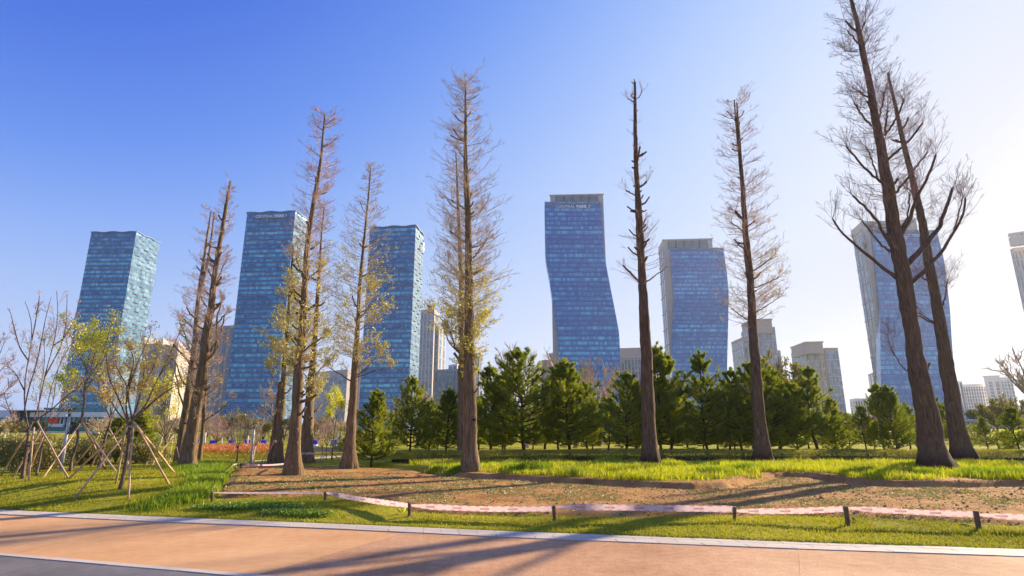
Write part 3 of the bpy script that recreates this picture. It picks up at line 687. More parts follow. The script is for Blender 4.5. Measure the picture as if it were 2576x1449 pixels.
redwood('thin young trunk just right of the left leaning pair, branches to the right',
  [([(501,1165),(510.6,1085),(516,990),(522,914),(529,850),(534,800)],[10,9,7,5,4,2.5])], [(800,10),(880,30),(980,40),(1060,26)], 60, 5,
  [(r1((1350,880),(1400,850),(1470,800),(1530,740)),4,2),(r1((1360,720),(1400,690),(1440,640)),4,2),(r1((1370,560),(1420,520),(1450,500)),3,2)], buds=(800,900), limb_len=20, group='slim young trunks')
b_main = redwood('tall bent tree with a thick double-ribbed foot right of the CENTRAL PARK I tower',
  [([(733,1195),(742,1104),(748,1028),(750,952),(755.5,876),(763,800),(767,724.5),(771,646),(778.5,571.6),(787.7,516),(795,475),(804.4,431),(810,368),(815.5,312),(817,288)],[41,31,27,25,21,18,16,14,13,11,12,8,6,5,4])],
  [(272,16),(290,30),(368,34),(431,44),(475,50),(571,40),(700,44),(850,46),(960,24)], 230, 26,
  [(r1((2,0),(2,2)),1,1)][:0]+[([(798,488),(808,488),(822,484)],5,5),([(762,700),(752,670),(745,650)],5,4),([(775,705),(788,690),(802,680)],5,4),([(752,880),(735,850),(715,828)],6,3),([(755,890),(780,870),(810,850)],6,3),([(745,930),(725,905),(708,885)],4,2),([(762,780),(748,755),(738,735)],5,3),([(760,1000),(775,985),(790,975)],4,2)], buds=(9000,640), limb_len=30)
t_b2 = redwood('straight trunk wrapped with a pink tape band, behind the double-ribbed tree',
  [([(770.7,1165),(776,1047),(784,952),(790,876),(795,800),(801,724.5),(804,664),(810,571.6),(815.5,521.6)],[33,24,18,13,11,10,7,4,3])],
  [(505,12),(560,26),(660,32),(760,44),(860,60),(940,50),(1010,20)], 190, 12,
  [([(785,955),(808,925),(830,905)],5,2),([(784,965),(760,935),(745,925)],4,2),([(795,860),(825,835),(845,815)],4,2)], twig='twig_tan', buds=(12000,780), limb_len=34)
redwood('dark mossy trunk left of the double-ribbed tree with a low yellowish crown',
  [([(698.6,1165),(704,1066),(712,971),(716,895),(723,819),(730,720),(736,646),(738,616)],[27,19,14,10,8,7,5,3])],
  [(605,10),(660,20),(760,26),(840,46),(900,44),(960,20)], 150, 10, [([(708,990),(690,955),(677,932)],4,2)], twig='twig_tan', buds=(14000,700), limb_len=30)
redwood('thin stem standing hard against the left side of the dark mossy trunk',
  [([(680,1165),(689,1085),(697,1020),(704,960)],[15,11,8,5])], [(950,6),(1000,24),(1070,20)], 26, 3, buds=(500,950), group='slim young trunks')
redwood('tree with a pale split in its foot, crown in front of the third wavy tower',
  [([(879,1178),(881,1104),(886.5,1028),(890,952),(896,876),(901.7,800),(903.6,724.5),(908,683),(915.5,608.6),(923,534.6),(928.5,479),(932,423)],[36,27,22,18,14,10,9,8,7,5,4,3])],
  [(405,12),(430,24),(500,26),(570,42),(650,56),(750,66),(850,70),(920,64),(940,30)], 230, 12,
  [([(898,945),(925,925),(950,895)],4,1.5),([(898,950),(935,935),(970,925)],4,1.5),([(888,962),(860,945),(828,925)],5,2),([(905,830),(935,805),(960,790)],3,1.5),([(905,780),(925,765),(935,735)],3,1.5)], twig='twig_tan', buds=(9000,620), limb_len=34)
redwood('central tallest tree with a knot hole on its massive brown trunk',
  [([(1180.7,1193),(1182.6,1104),(1180.7,990),(1180.7,876),(1179.5,724.5),(1180,676),(1178,551),(1172,446.6),(1171,342),(1171,209)],[46,38,32,28,22,20,17,13,9,4])],
  [(165,14),(185,38),(300,50),(400,58),(500,62),(600,76),(700,82),(800,74),(880,40),(950,16)], 380, 22,
  [([(1190,650),(1210,625),(1224,605)],5,3),([(1168,700),(1148,680),(1128,662)],6,3),([(1172,612),(1150,595),(1132,580)],5,4),([(1172,530),(1155,515),(1135,504)],5,4),([(1160,892),(1145,872),(1132,835)],6,4),([(1160,892),(1130,865),(1110,800),(1090,790)],5,2),([(1188,545),(1205,535),(1212,528)],4,3),([(1168,400),(1158,385),(1151,368)],4,3)], twig='twig_tan', buds=(26000,700), limb_len=44, l2=6)
redwood('slender trunk close on the left of the central tallest tree',
  [([(1161.7,1150),(1161,1028),(1161,876),(1161,724.5),(1157.5,634),(1153,530),(1147,384)],[23,18,16,14,10,8,3])],
  [(375,14),(430,26),(530,40),(640,60),(740,78),(830,80),(880,40)], 190, 10, [], twig='twig_tan', buds=(16000,700), limb_len=40)
redwood('almost branchless bare brown trunk like a mast between the two waisted blue towers',
  [([(1636,1170),(1632,1066),(1628.6,952),(1623,838),(1617,724.5),(1612,624),(1607,529.5),(1602,453.5),(1599,358.6),(1598,283),(1597,207)],[44,35,31,27,22,20,17,13,11,8,6])],
  [(225,6),(300,10),(400,20),(480,30),(600,40),(690,54),(730,40),(740,8)], 80, 30,
  [([(1612,714),(1590,690),(1567,668)],7,6),([(1624,710),(1650,692),(1680,670)],5,1.5),([(1600,492),(1588,486),(1575,479)],4,4),([(1611,470),(1622,462),(1627,455)],6,4),([(1618,566),(1622,555),(1625,550)],5,4),([(1619,582),(1624,578),(1629,572)],5,4),([(1600,250),(1608,244),(1616,228)],3,3),([(1596,258),(1588,252),(1580,248)],3,3)], bark='bark_dark', l2=4, l3=2, limb_len=26, stub_y=(200,700))
redwood('tree with a twin-pronged top right of the second waisted tower',
  [([(1919,1165),(1911,1066),(1904,952),(1894,838),(1888.6,724.5),(1880,624),(1872.5,548),(1868.7,472.5),(1863,415.6),(1859,355),(1853.5,258)],[44,30,26,22,19,16,13,11,9,9,3]),
   ([(1856,358),(1851,300),(1847,252)],[6,4,3])],
  [(240,18),(262,38),(340,44),(440,50),(540,54),(640,62),(740,72),(800,62),(820,10)], 260, 16,
  [([(1895,790),(1925,772),(1958,750)],4,2),([(1890,725),(1925,715),(1958,698)],4,3),([(1882,805),(1858,790),(1832,770)],4,2),([(1893,682),(1915,668),(1940,650)],4,4),([(1868,582),(1855,570),(1838,560)],4,4),([(1868,550),(1858,538),(1850,530)],4,4),([(1881,570),(1890,562),(1898,556)],4,4)], bark='bark_dark', twig='twig', buds=(2500,500), limb_len=34)
glimbs = [(r7((670,580),(760,500),(850,400),(910,300),(960,230),(990,150),(998,70)),13,5),(r7((655,460),(760,350),(840,250),(890,110),(920,10)),17,8),
 (r6((610,1415),(660,1330),(705,1190),(760,1090),(800,1000),(820,935)),12,6),(r6((570,1170),(640,1090),(700,1010),(770,920)),8,4),(r6((530,965),(600,900),(650,860),(740,745)),8,6),
 (r6((515,815),(560,750),(600,680),(628,600)),7,5),(r6((510,800),(520,740),(530,665)),6,5),(r6((475,720),(495,640),(513,552)),5,5),(r6((490,1100),(430,1050),(350,970),(280,885)),8,5),
 (r6((470,1070),(430,950),(397,885)),5,4),(r7((545,355),(500,280),(475,215),(400,130),(318,55)),10,6),(r7((548,390),(490,350),(430,280),(375,205)),7,4),
 (r7((580,550),(480,470),(380,390),(300,320),(240,260),(198,195)),12,5),(r6((430,760),(390,720),(350,660),(328,618)),6,5),(r6((410,585),(380,570),(357,553)),5,5),(r6((345,310),(300,312),(270,308)),4,4),
 (r6((345,260),(320,220),(288,185)),5,4),(r6((365,195),(380,165),(392,135)),4,4),(r6((385,270),(400,250),(415,228)),4,3),(r7((608,265),(650,180),(660,45)),6,4),(r7((650,1115),(600,1060),(540,960),(530,900)),4,1.5),(r7((920,290),(960,150),(985,60)),5,3)]
redwood('massive right-hand tree leaning left with many thick sawn-off limbs',
  [([(2357,1184),(2337.7,1066),(2323,1003),(2308,928),(2300,865.5),(2285,782),(2273,699),(2258,615.5),(2248,583.5),(2239.6,500),(2227,437.6),(2216.6,367),(2200,292),(2187.5,208),(2173,146),(2158,62.5),(2141.6,0),(2128,-60)],[68,54,46,42,37,36,36,34,31,28,25,22,19,15,14,11,8,3])],
  [(-70,20),(-20,36),(80,56),(160,58),(260,66),(360,80),(460,80),(560,70),(640,30)], 230, 12, glimbs, bark='bark_dark', twig='twig_dark', limb_len=66, l2=6, l3=4)
redwood('slimmer dark tree behind the massive leaning tree, also leaning left',
  [([(2424,1160),(2404,1073.5),(2394,990.6),(2379,907),(2369,836),(2358,770),(2344,699),(2329,615.5),(2318.7,554),(2304,487.7),(2287.5,417),(2273,362.6),(2258,292),(2246,237.6),(2233,183)],[50,38,35,31,28,25,22,20,18,15,13,12,9,7,4])],
  [(170,18),(200,44),(280,66),(360,60),(460,70),(560,66),(640,40),(700,60),(760,40),(780,5)], 165, 8,
  [(r7((812,830),(760,800),(708,775)),6,4),(r7((858,735),(880,650),(890,560)),5,2),(r7((775,570),(755,560),(735,545)),5,4),(r6((690,1180),(665,1150),(645,1130)),5,4),(r7((805,815),(780,800),(712,760)),4,3)], bark='bark_dark', twig='twig_dark', limb_len=50, l2=6, l3=4)
# knot hole ring on the central tree, tape band round the second trunk
t_, Y_, P_, R_ = b_main
p = G(1180.7, 1193); q = atY(1193, 1056, p[1]-.30); mb = MB(); a = np.linspace(0, 2*math.pi, 17)
t = thing('knot_hole', 'pale oval scar ring on the trunk of the central tallest tree', 'knot', q)
pts = np.stack([q[0]+.05*np.cos(a), np.full(17, q[1]-.015), q[2]+.13*np.sin(a)], 1); mb.tubes(pts[None], np.full((1, 17), .014), 6); mb.build('rim', M['bark_young'], t, True)
mb = MB(); mb.tubes(np.stack([q+np.array([0, d, 0]) for d in (0.02, 0.0)])[None], np.array([[.05, .045]]), 12, 0, True); mb.build('hollow', M['bark_dark'], t)
t_, Y_, P_, R_ = t_b2
c = atY(773.5, 1140, Y_); i = int(np.argmin(np.abs(P_[:, 2]-c[2]))); r = R_[i]*1.22+.02; a = np.linspace(0, 2*math.pi, 40)
wob = .012*np.sin(a*5); t = thing('trunk_tape_band', 'pink and white tape wound round a trunk foot left of the middle', 'tape', (P_[i][0], P_[i][1], c[2]))
lo = np.stack([P_[i][0]+r*np.cos(a), P_[i][1]+r*np.sin(a), c[2]-.06+wob], 1); hi = lo+np.array([0, 0, .11]); k = np.arange(39)
MB().add(np.concatenate([lo, hi]), np.stack([k, k+1, k+41, k+40], 1), 0, np.concatenate([np.c_[a*r, np.zeros(40)], np.c_[a*r, np.ones(40)]])).build('ribbon', M['tape'], t, True, True)
# far tape from the small stake to the double-ribbed tree
tape(ptop[8]-dn*.3, atY(722,1166,G(733,1195)[1]-.1), .05, .06, 'pale tape sagging from the small far stake to the double-ribbed tree', .2, words=False)

# ---------------------------------------------------------------- young trees and their wooden props
def ypx(C): return 724.5-FPX*((C[:, 2]-EYE)*CP-C[:, 1]*SP)/(C[:, 1]*CP+(C[:, 2]-EYE)*SP)
def young(label, trunk, w, limbs, wl=5, leaf=None, group='young park trees', l1=7, tw='twig', base=None, lf=.34, name='young_tree', l3=3, spread=.9):
    b = G(*trunk[0]) if base is None else base; Y = b[1]; t = thing(name, label, 'tree', b, group)
    W = resample([atY(x, y, Y) for x, y in trunk], 16); W[0] = b-np.array([0, 0, .05]); r0 = px2m(w, *trunk[0], Y)/2*.85
    mb = MB(); r = np.linspace(1, .7, 16)*r0*.85; r[0] *= 1.35; r[1] *= 1.12; mb.tubes(W[None], r[None], 12, 0, True)
    LPs = []; seen = [(x, y, Y) for x, y in resample(trunk, 16)]
    for i, lp in enumerate(limbs):
        dy = random.uniform(-spread, spread); dmin, y0_, sx0, sy0 = min((math.hypot(q[0]-lp[0][0], q[1]-lp[0][1]), q[2], q[0], q[1]) for q in seen); lp = ([(sx0, sy0)] if dmin < 30 else [lp[0]])+list(lp[1:]); y0_ = y0_ if dmin < 30 else Y
        fullp = resample(lp, 14); P = np.array([atY(x, y, y0_+(Y+dy-y0_)*(k/13)) for k, (x, y) in enumerate(fullp)]); seen += [(x, y, y0_+(Y+dy-y0_)*(k/13)) for k, (x, y) in enumerate(fullp)]
        for _ in range(2): P[1:-1] = .5*P[1:-1]+.25*(P[2:]+P[:-2])
        a = px2m(wl, *lp[0], Y)/2*.5; mb.tubes(P[None], (.006+(a-.006)*(1-np.linspace(0, 1, 14))**.8)[None], 6); LPs.append(P)
    mb.build('trunk', M['bark_young'], t, True)
    P = np.array(LPs); L = np.linalg.norm(P[:, -1]-P[:, 0], axis=1); mbt = MB(); f = lambda a, b, K: np.linspace(a, b, K)[None]
    Q1, L1 = spawn(P, L, l1, lf, (22, 50), .25, 6, .2, 1, .05); mbt.tubes(Q1, f(.008, .0035, 6), 4)
    Q2, L2 = spawn(Q1, L1, 5, .5, (25, 60), .2, 5, .15, 1, .05); mbt.tubes(Q2, f(.005, .003, 5), 3)
    Q3, L3 = spawn(Q2, L2, l3, .5, (25, 60), .2, 4, .15, 1, .05, 0, .06); mbt.tubes(Q3, f(.0035, .0025, 4), 3)
    mbt.build('crown', M[tw], t)
    if leaf:
        for n, m, y0, y1, size in leaf:
            QQ = np.concatenate([Q3[:, ::3], Q2[:, ::4], Q1[:, ::5]]) if False else Q3
            i = rng.integers(0, len(QQ), n); C, T = samp(QQ, i, rng.uniform(.5, 1, n)); yy_ = ypx(C); k = (yy_ > y0) & (yy_ < y1) & (fbm(C[:, 0]*1.6, C[:, 2]*1.6, 7) > .30); C, T = C[k], T[k]
            q = 6; C = np.repeat(C, q, 0)+rng.normal(size=(len(C)*q, 3))*.085; T = np.repeat(T, q, 0)
            mb = MB(); leaves(mb, C, T+np.array([0, 0, -.7])+rng.normal(size=T.shape)*.6, size, 0, .5); mb.build('foliage', M[m], t)
    return t, Y
yA = young('bare young tree at the left edge with a wide vase of thin branches', r1((150,1262),(165,1150),(180,1050),(192,940)), 13,
 [r1((192,940),(160,800),(160,650),(180,500),(210,380),(215,200),(165,90)), r1((180,500),(130,400),(90,250),(70,160)), r1((215,360),(235,230),(265,30)), r1((192,940),(240,860),(270,720),(300,560),(350,400),(390,200),(375,20)),
  r1((200,780),(190,650),(230,560),(270,380),(300,200),(340,60)), r1((240,870),(330,820),(410,740),(540,640),(590,540)), r1((192,940),(100,890),(50,780),(20,670)), r1((300,560),(400,400),(440,250),(445,40)), r1((160,650),(100,560),(40,510),(0,500)), r1((350,400),(430,330),(500,200),(520,90))], 7, l1=6, lf=.22)
young('second bare young tree, thinner, behind the wide vase tree', r1((240,1245),(262,1150),(285,1000)), 8,
 [r1((285,1000),(250,850),(270,640),(300,500),(290,330)), r1((285,1000),(330,880),(360,700),(380,540),(440,390)), r1((285,1000),(300,860),(340,640),(420,450),(520,300)), r1((290,960),(380,860),(440,700),(480,560))], 4, l1=7, lf=.25, leaf=[(260,'leaf',800,1200,.05)])
young('yellow green leafy young tree with a crooked trunk in front of the left blue tower', r1((465,1222),(478,1120),(520,1010),(512,930),(540,870),(560,770),(562,650),(575,550)), 10,
 [r1((575,550),(500,380),(430,230)), r1((575,550),(600,400),(640,200)), r1((590,650),(680,450),(750,190)), r1((560,770),(450,720),(400,600)), r1((560,700),(640,560),(720,400),(790,260)), r1((575,560),(540,420),(520,300)), r1((590,600),(650,350),(690,220)), r1((560,720),(500,600),(440,520)), r1((575,640),(640,480),(600,300)), r1((575,640),(700,560),(800,470))], 5, l1=9, lf=.26,
 leaf=[(1300,'leaf',700,1040,.062)])
young('young tree with bronze leaves behind the leafy tree, dark trunk', r1((655,1192),(680,1080),(700,980),(735,880)), 10,
 [r1((735,880),(690,760),(650,620),(620,560)), r1((735,880),(780,760),(800,600),(790,430)), r1((735,880),(730,740),(700,560),(690,420)), r1((735,860),(820,740),(880,560)), r1((735,870),(760,640),(750,440)), r1((730,860),(660,700),(560,640))], 5, l1=8, lf=.3, leaf=[(480,'leaf_bronze',760,1010,.055)])
yD = young('nearest staked young tree with sparse yellow bronze leaves on spreading limbs', r1((798,1332),(830,1180),(850,1050),(860,915)), 13,
 [r1((880,900),(920,750),(960,540),(950,400),(930,300)), r1((895,890),(960,800),(1020,650),(1100,500),(1200,270)), r1((860,900),(830,800),(850,640),(780,560),(760,450)), r1((850,650),(890,480),(840,330)), r1((920,700),(1000,560),(1060,420),(1030,330)), r1((900,880),(1000,780),(1050,690)), r1((860,900),(760,800),(690,640),(640,540)), r1((960,800),(1080,700),(1180,640)), r1((880,870),(840,700),(900,520),(1000,300)), r1((860,900),(790,740),(720,600),(700,420))], 9, l1=6, lf=.22,
 leaf=[(380,'leaf_bronze',790,1010,.058),(160,'leaf',790,1060,.055)])
yF = young('small staked tree with fresh green leaves left of the leaning pair', r1((1090,1137),(1100,1040),(1095,990)), 8,
 [r1((1095,990),(1050,850),(1000,760),(1020,600)), r1((1095,990),(1160,880),(1190,780),(1180,650)), r1((1095,990),(1090,850),(1060,740),(1090,600)), r1((1095,990),(1130,860),(1100,720),(1130,580)), r1((1095,1000),(1010,900),(960,780))], 5, l1=8, lf=.3, leaf=[(700,'leaf',800,1100,.07)])
young('bare tree whose trunk stands outside the left edge, twigs reaching in', [(-70,1215),(-60,1120),(-50,1040)], 12,
 [[(-50,1040),(-20,960),(10,920),(38,900)], [(-50,1040),(-30,980),(5,1000),(30,960)], [(-50,1040),(-40,960),(-5,900),(12,860)], [(-50,1040),(-20,1010),(20,1030)]], 6, l1=9, lf=.35)
def rr2(*p): return [(436+x*.1823, 1006.2+y*.1823) for x, y in p]
yG = young('small staked bare tree in front of the russet bed', rr2((870,885),(885,780),(890,670)), 5,
 [rr2((890,670),(830,500),(860,120)), rr2((890,670),(930,480),(930,180)), rr2((890,670),(880,420),(900,230)), rr2((890,670),(800,580),(790,440)), rr2((900,640),(1000,440),(980,160)), rr2((890,660),(980,560),(1040,440))], 3, l1=8, lf=.35, tw='twig_tan')
yH = young('small bare tree right of the grey lamp post with a white stake', rr2((1118,805),(1120,700),(1135,630)), 4,
 [rr2((1135,630),(1090,480),(1040,260)), rr2((1135,630),(1160,440),(1120,200)), rr2((1135,630),(1200,500),(1240,300)), rr2((1135,640),(1180,560),(1200,380))], 3, l1=9, lf=.4, tw='twig_tan')
yI = young('slim tree with a wavy trunk and light green top left of the split-foot tree', rr2((2188,822),(2200,640),(2215,480),(2240,330),(2252,240)), 4,
 [rr2((2252,240),(2200,120),(2170,-30)), rr2((2252,240),(2280,100),(2290,-60)), rr2((2252,240),(2240,80),(2230,-110)), rr2((2252,250),(2330,120),(2320,10)), rr2((2240,330),(2180,250),(2150,150))], 3, l1=8, lf=.35, leaf=[(500,'leaf',940,1070,.07)], tw='twig_tan')
yJ = young('small bare staked tree left of the slim light green tree', rr2((2108,822),(2112,720),(2118,640)), 3.5,
 [rr2((2118,640),(2060,500),(2050,300)), rr2((2118,640),(2140,460),(2130,240)), rr2((2118,640),(2090,480),(2000,330)), rr2((2118,640),(2170,520),(2190,400))], 3, l1=9, lf=.4, tw='twig')
yK = young('pale many-stemmed bare shrub tree behind the small staked trees', rr2((2052,800),(2056,720),(2058,660)), 3.5,
 [rr2((2058,660),(2010,500),(1960,430)), rr2((2058,660),(2050,440),(2060,360)), rr2((2058,660),(2110,500),(2100,380)), rr2((2058,660),(1980,560),(1950,520))], 3, l1=12, lf=.45, tw='twig_tan')
young('reddish brown round-headed bare tree behind the russet bed', rr2((590,705),(600,640),(600,585)), 5,
 [rr2((600,585),(520,450),(450,360)), rr2((600,585),(580,420),(520,250)), rr2((600,585),(640,430),(640,230)), rr2((600,585),(700,450),(740,300)), rr2((600,585),(560,500),(480,440)), rr2((600,585),(680,520),(760,430)), rr2((600,585),(610,400),(580,250))], 3.5, l1=16, lf=.4, tw='twig', l3=4)
young('yellowish bare tree right of the leaning pair with arching twigs', [(690,1160),(688,1100),(686,1050)], 4,
 [[(686,1050),(670,1020),(655,985)],[(686,1050),(690,1010),(680,960)],[(686,1050),(700,1020),(712,990)],[(686,1060),(665,1040),(650,1030)]], 3, l1=12, lf=.45, tw='twig_tan')

def props_for(label, apex, Y, feet, w=6, pole='pole'):
    base = G(*feet[0][:2]); A = atY(*apex, Y); t = thing('tree_prop', label, 'tree prop', (A[0], A[1], H(A[0], A[1])), 'wooden props round young trees')
    for k, fo in enumerate(feet):
        ft, a2 = fo[:2], (fo[2:] or apex); f = G(*ft); B = atY(a2[0], a2[1], Y); d = B-f; f = f-d*.02
        pts = np.stack([f+(d*1.04)*u for u in np.linspace(0, 1, 6)]); pts[1:-1] += rng.normal(size=(4, 3))*.006
        r = px2m(w, *ft, f[1])/2*.7; MB().tubes(pts[None], np.linspace(r*1.05, r*.9, 6)[None], 8, 0, True).build('pole', M[pole], t, True)
    a = np.linspace(0, 2*math.pi, 12); rr = .07
    ring = np.stack([A[0]+rr*np.cos(a), A[1]+rr*np.sin(a), A[2]-.03+.015*np.sin(a*3)], 1); MB().tubes(ring[None], np.full((1, 12), .014), 6).build('binding', M['rope'], t, True)
    return t
def pr(apex, feet): return r1(apex)[0], [tuple(sum([list(r1((f[0], f[1]))[0])]+([list(r1((f[2], f[3]))[0])] if len(f) > 2 else []), [])) for f in feet]
a, f = pr((215,950), [(0,1252,178,968),(85,1255,265,955),(190,1280,226,930),(175,1243,285,985),(455,1262,250,890)]); props_for('crossed props round the bare vase tree at the left edge', a, yA[1], f, 6)
a, f = pr((540,895), [(290,1250,533,900),(770,1222,548,895),(700,1200,560,920)]); props_for('long crossed props round the yellow green leafy tree', a, G(*r1((465,1222))[0])[1], f, 6)
a, f = pr((700,950), [(480,1192,650,985),(600,1190,700,990),(688,1195,610,1010),(855,1175,725,935)]); props_for('props round the bronze-leaved tree with a dark trunk', a, G(*r1((655,1192))[0])[1], f, 5)
a, f = pr((868,912), [(490,1400,850,940),(765,1298,842,905),(850,1395,884,895),(1120,1300,898,905),(1155,1225,905,912),(455,1265,800,930)]); props_for('six long pale props leaning together on the nearest staked tree', a, yD[1], f, 7)
a, f = pr((1155,975), [(970,1170,1015,1040),(1120,1165,1148,978),(1200,1200,1160,985),(1010,1170,1150,975)]); props_for('thin props round the small green-leaved tree near the leaning pair', a, yF[1], f, 3.5)
def props2(label, apex, Y, feet, w=3): props_for(label, rr2(apex)[0], Y, [rr2(f)[0] for f in feet], w)
props2('three thin props round the small bare tree by the russet bed', (890,690), yG[1], [(750,860),(1070,875),(860,880)])
props2('white props of the small bare tree right of the grey lamp post', (1130,640), yH[1], [(1090,860),(1215,800),(1110,810)])
props2('crossed thin props round the slim light green tree', (2210,570), yI[1], [(2030,860),(2340,820),(2180,820)])
props2('crossed thin props round the small bare tree beside the slim green one', (2110,660), yJ[1], [(2000,860),(2290,820),(1920,640)])
props2('small props showing between the two mossy trunks', (1400,560), G(*rr2((1300,880))[0])[1], [(1200,880),(1240,880),(1560,830)])
# ---------------------------------------------------------------- pines (five grown shapes, each pine a thing with trunk and crown)
def pine_variant(seed, h=5.0, rad=1.35, bare=.22, dens=1., gap=None):
    global rng
    rng = np.random.default_rng(seed); random.seed(seed)
    K = 18; z = np.linspace(-.08, h*.97, K); bend = np.cumsum(rng.normal(size=(K, 2)), 0)*.035*h/5; bend -= bend[:1]
    P = np.c_[bend, z]; r = np.interp(z/h, [0, .5, 1], [.085, .055, .014])*h/5
    tm_ = MB().tubes(P[None], r[None], 9, 0, True)
    B, L = [], []; zz = bare*h
    while zz < h*.95:
        fr = zz/h; n = rng.integers(4, 7); a0 = rng.uniform(0, 6.28)
        R_ = rad*rng.uniform(.8, 1.12)*(min(1, (1-fr)/.62)**.9)*(.85 if fr < bare+.1 else 1)
        for k in range(n):
            if gap and gap[0] < fr < gap[1] and rng.uniform() < .8: continue
            a = a0+k*6.283/n+rng.normal()*.25; ln = max(.16, R_*rng.uniform(.5, 1.2)); up = .15+.75*fr+rng.normal()*.1; u = np.linspace(0, 1, 8)
            c = np.array([np.interp(zz, z, P[:, 0]), np.interp(zz, z, P[:, 1]), zz]); d = np.array([math.cos(a), math.sin(a), 0])
            Q = c+d*ln*u[:, None]+np.array([0, 0, 1])*(ln*up*u**1.5)[:, None]; w = np.cumsum(rng.normal(size=(8, 3)), 0)*ln*.02; B.append(Q+w-w[0]); L.append(ln)
        zz += h*rng.uniform(.036, .056)
    B.append(np.c_[np.full(8, P[-1, 0]), np.full(8, P[-1, 1]), np.linspace(h*.90, h*1.02, 8)]); L.append(.35*h/5)
    B, L = np.array(B), np.array(L)
    tm_.tubes(B, np.linspace(.022, .008, 8)[None]*np.minimum(1.3, L)[:, None]+.002, 5)
    S, SL = spawn(B, L, 9, .40, (25, 60), .22, 5, .2, 1, .03, .35, .14); tm_.tubes(S, np.linspace(.009, .004, 5)[None], 3)
    def shoots(Q, LN, a, b, n):
        i = np.repeat(np.arange(len(Q)), n); s = rng.uniform(a, 1, len(i)); C, T = samp(Q, i, s)
        rv = unit(rng.normal(size=C.shape)); perp = unit(rv-(rv*T).sum(1, keepdims=True)*T); an = np.radians(rng.uniform(25, 65, len(i)))[:, None]
        D = T*np.cos(an)+perp*np.sin(an); return C, D
    C1, D1 = shoots(S, SL, .2, 1, int(105*dens)); C2, D2 = shoots(B, L, .45, 1, int(135*dens))
    C = np.concatenate([C1, C2]); D = np.concatenate([D1, D2]); n = len(C)
    ln = rng.uniform(.09, .18, n)[:, None]; side = unit(np.cross(D, rng.normal(size=D.shape)))*.0066
    V = np.stack([C-side, C+side, C+D*ln+np.array([0, 0, -.006])], 1).reshape(-1, 3)
    nd = MB(); nd.add(V, np.arange(3*n).reshape(n, 3))
    tips = np.concatenate([S[:, -1], B[:, -1]]); tips = tips[rng.uniform(size=len(tips)) < .5]; k = len(tips)
    q = tips[:, None]+np.array([0, 0, 1.])*np.linspace(0, 1, 3)[None, :, None]*rng.uniform(.05, .13, k)[:, None, None]
    nd.tubes(q, np.array([[.010, .009, .004]]), 4, 1)
    def mk(b, nm, m, sm=False): return mesh_np(nm, np.concatenate(b.V), b.F, m, b.M, sm)
    return mk(tm_, 'pine_trunk', [M['bark_pine']], True), mk(nd, 'pine_foliage', [M['needle'], M['candle']])
PV = [pine_variant(11, 5, 2.0, .11), pine_variant(12, 5, 1.7, .10), pine_variant(13, 5, 2.2, .12), pine_variant(14, 5, 1.9, .10, 1, (.70, .80)), pine_variant(15, 5, 1.8, .24, .8, (.45, .52))]
rng = np.random.default_rng(99); random.seed(99)
def pine(label, px, py, top, v, wide=1., rot=None, group='young pines in a row behind the hedge', Y=None, name='pine_tree'):
    b = G(px, py) if Y is None else np.array([*atY(px, 1000, Y)[:2], 0]); b[2] = H(b[0], b[1])
    h = atY(px, top, b[1])[2]-b[2]; s = h/5.1
    t = thing(name, label, 'pine tree', b, group); t.rotation_euler = (0, 0, random.uniform(0, 6.28) if rot is None else rot); t.scale = (s*wide, s*wide, s)
    for m, nm in zip(PV[v], ('trunk', 'foliage')): put(nm, m, t)
PN = [
 ('small rounded pine right of the split-foot tree',934,1170,983,0,.95),('pine with a pointed tip left of the central trunks',1030,1147,948,2,.85),('bushy pine just left of the slender central trunk',1120,1144,979,0,1.0),
 ('dark pine filling the gap between the two pines left of centre',1078,1142,1005,1,1.0),
 ('narrow-topped pine right of the central trunk',1234,1142,918,1,1.0),('thin pine top between the narrow-topped pine and the broad tall pine',1268,1144,930,3,.7),('broadest tall pine of the row, right of the central trunk',1320,1146,880,2,1.05),
 ('pine with a steep right side in front of the tallest waisted tower',1435,1146,908,0,1.08),('low pine leaning on the right flank of the steep-sided pine',1480,1144,965,2,.95),('pine partly behind the left side of the mast-like trunk',1574,1146,937,2,.95),
 ('pine peeping between the mast-like trunk and its left neighbour',1606,1142,960,1,.85),
 ('tallest narrow pine right of the mast-like trunk',1666,1145,868,1,.85),('pine with a soft rounded top next to the tallest narrow pine',1692,1145,892,3,.95),('pine with a separate ball of needles on top',1776,1146,886,3,.85),
 ('wide low pine right of the ball-topped pine',1835,1143,965,2,1.05),('pine hidden behind the left side of the twin-topped tree',1870,1147,929,2,.85),('bushy pine right behind the twin-topped tree',1932,1147,908,2,.95),('pine with a blunt crown right of the twin-topped tree',1968,1145,930,0,.9),
 ('loose pine with raised arms in front of the two-part office block',2058,1147,926,4,1.1),('short pine between the raised-arm pine and its left neighbour',2010,1146,962,0,.85),('low pine with a curved trunk right of the raised-arm pine',2105,1146,1000,1,.9),
 ('small open pine beside the blossom tree',2182,1147,1022,4,1.0),('dark pine with two tips left of the massive leaning tree',2226,1147,967,4,.95),('bushy pine touching the massive leaning tree',2262,1148,972,0,.85),
 ('pine seen between the massive leaning tree and the slimmer one',2366,1140,1000,4,1.1),('pine branch tip appearing right of the slimmer leaning tree',2410,1142,1003,4,.9),
 ('little bent pine standing alone on the right lawn',2488,1146,1050,4,1.0),('open pine cut by the right edge of the frame',2568,1147,1026,4,1.15),
 ('tiny pine at the foot of the slimmer leaning tree',2440,1142,1112,0,1.3),('squat spreading pine at the far right edge',2545,1142,1085,2,1.1),
]
for i, (lb, x, y, tp, v, w) in enumerate(PN): pine(lb, x, y, tp, v, w)
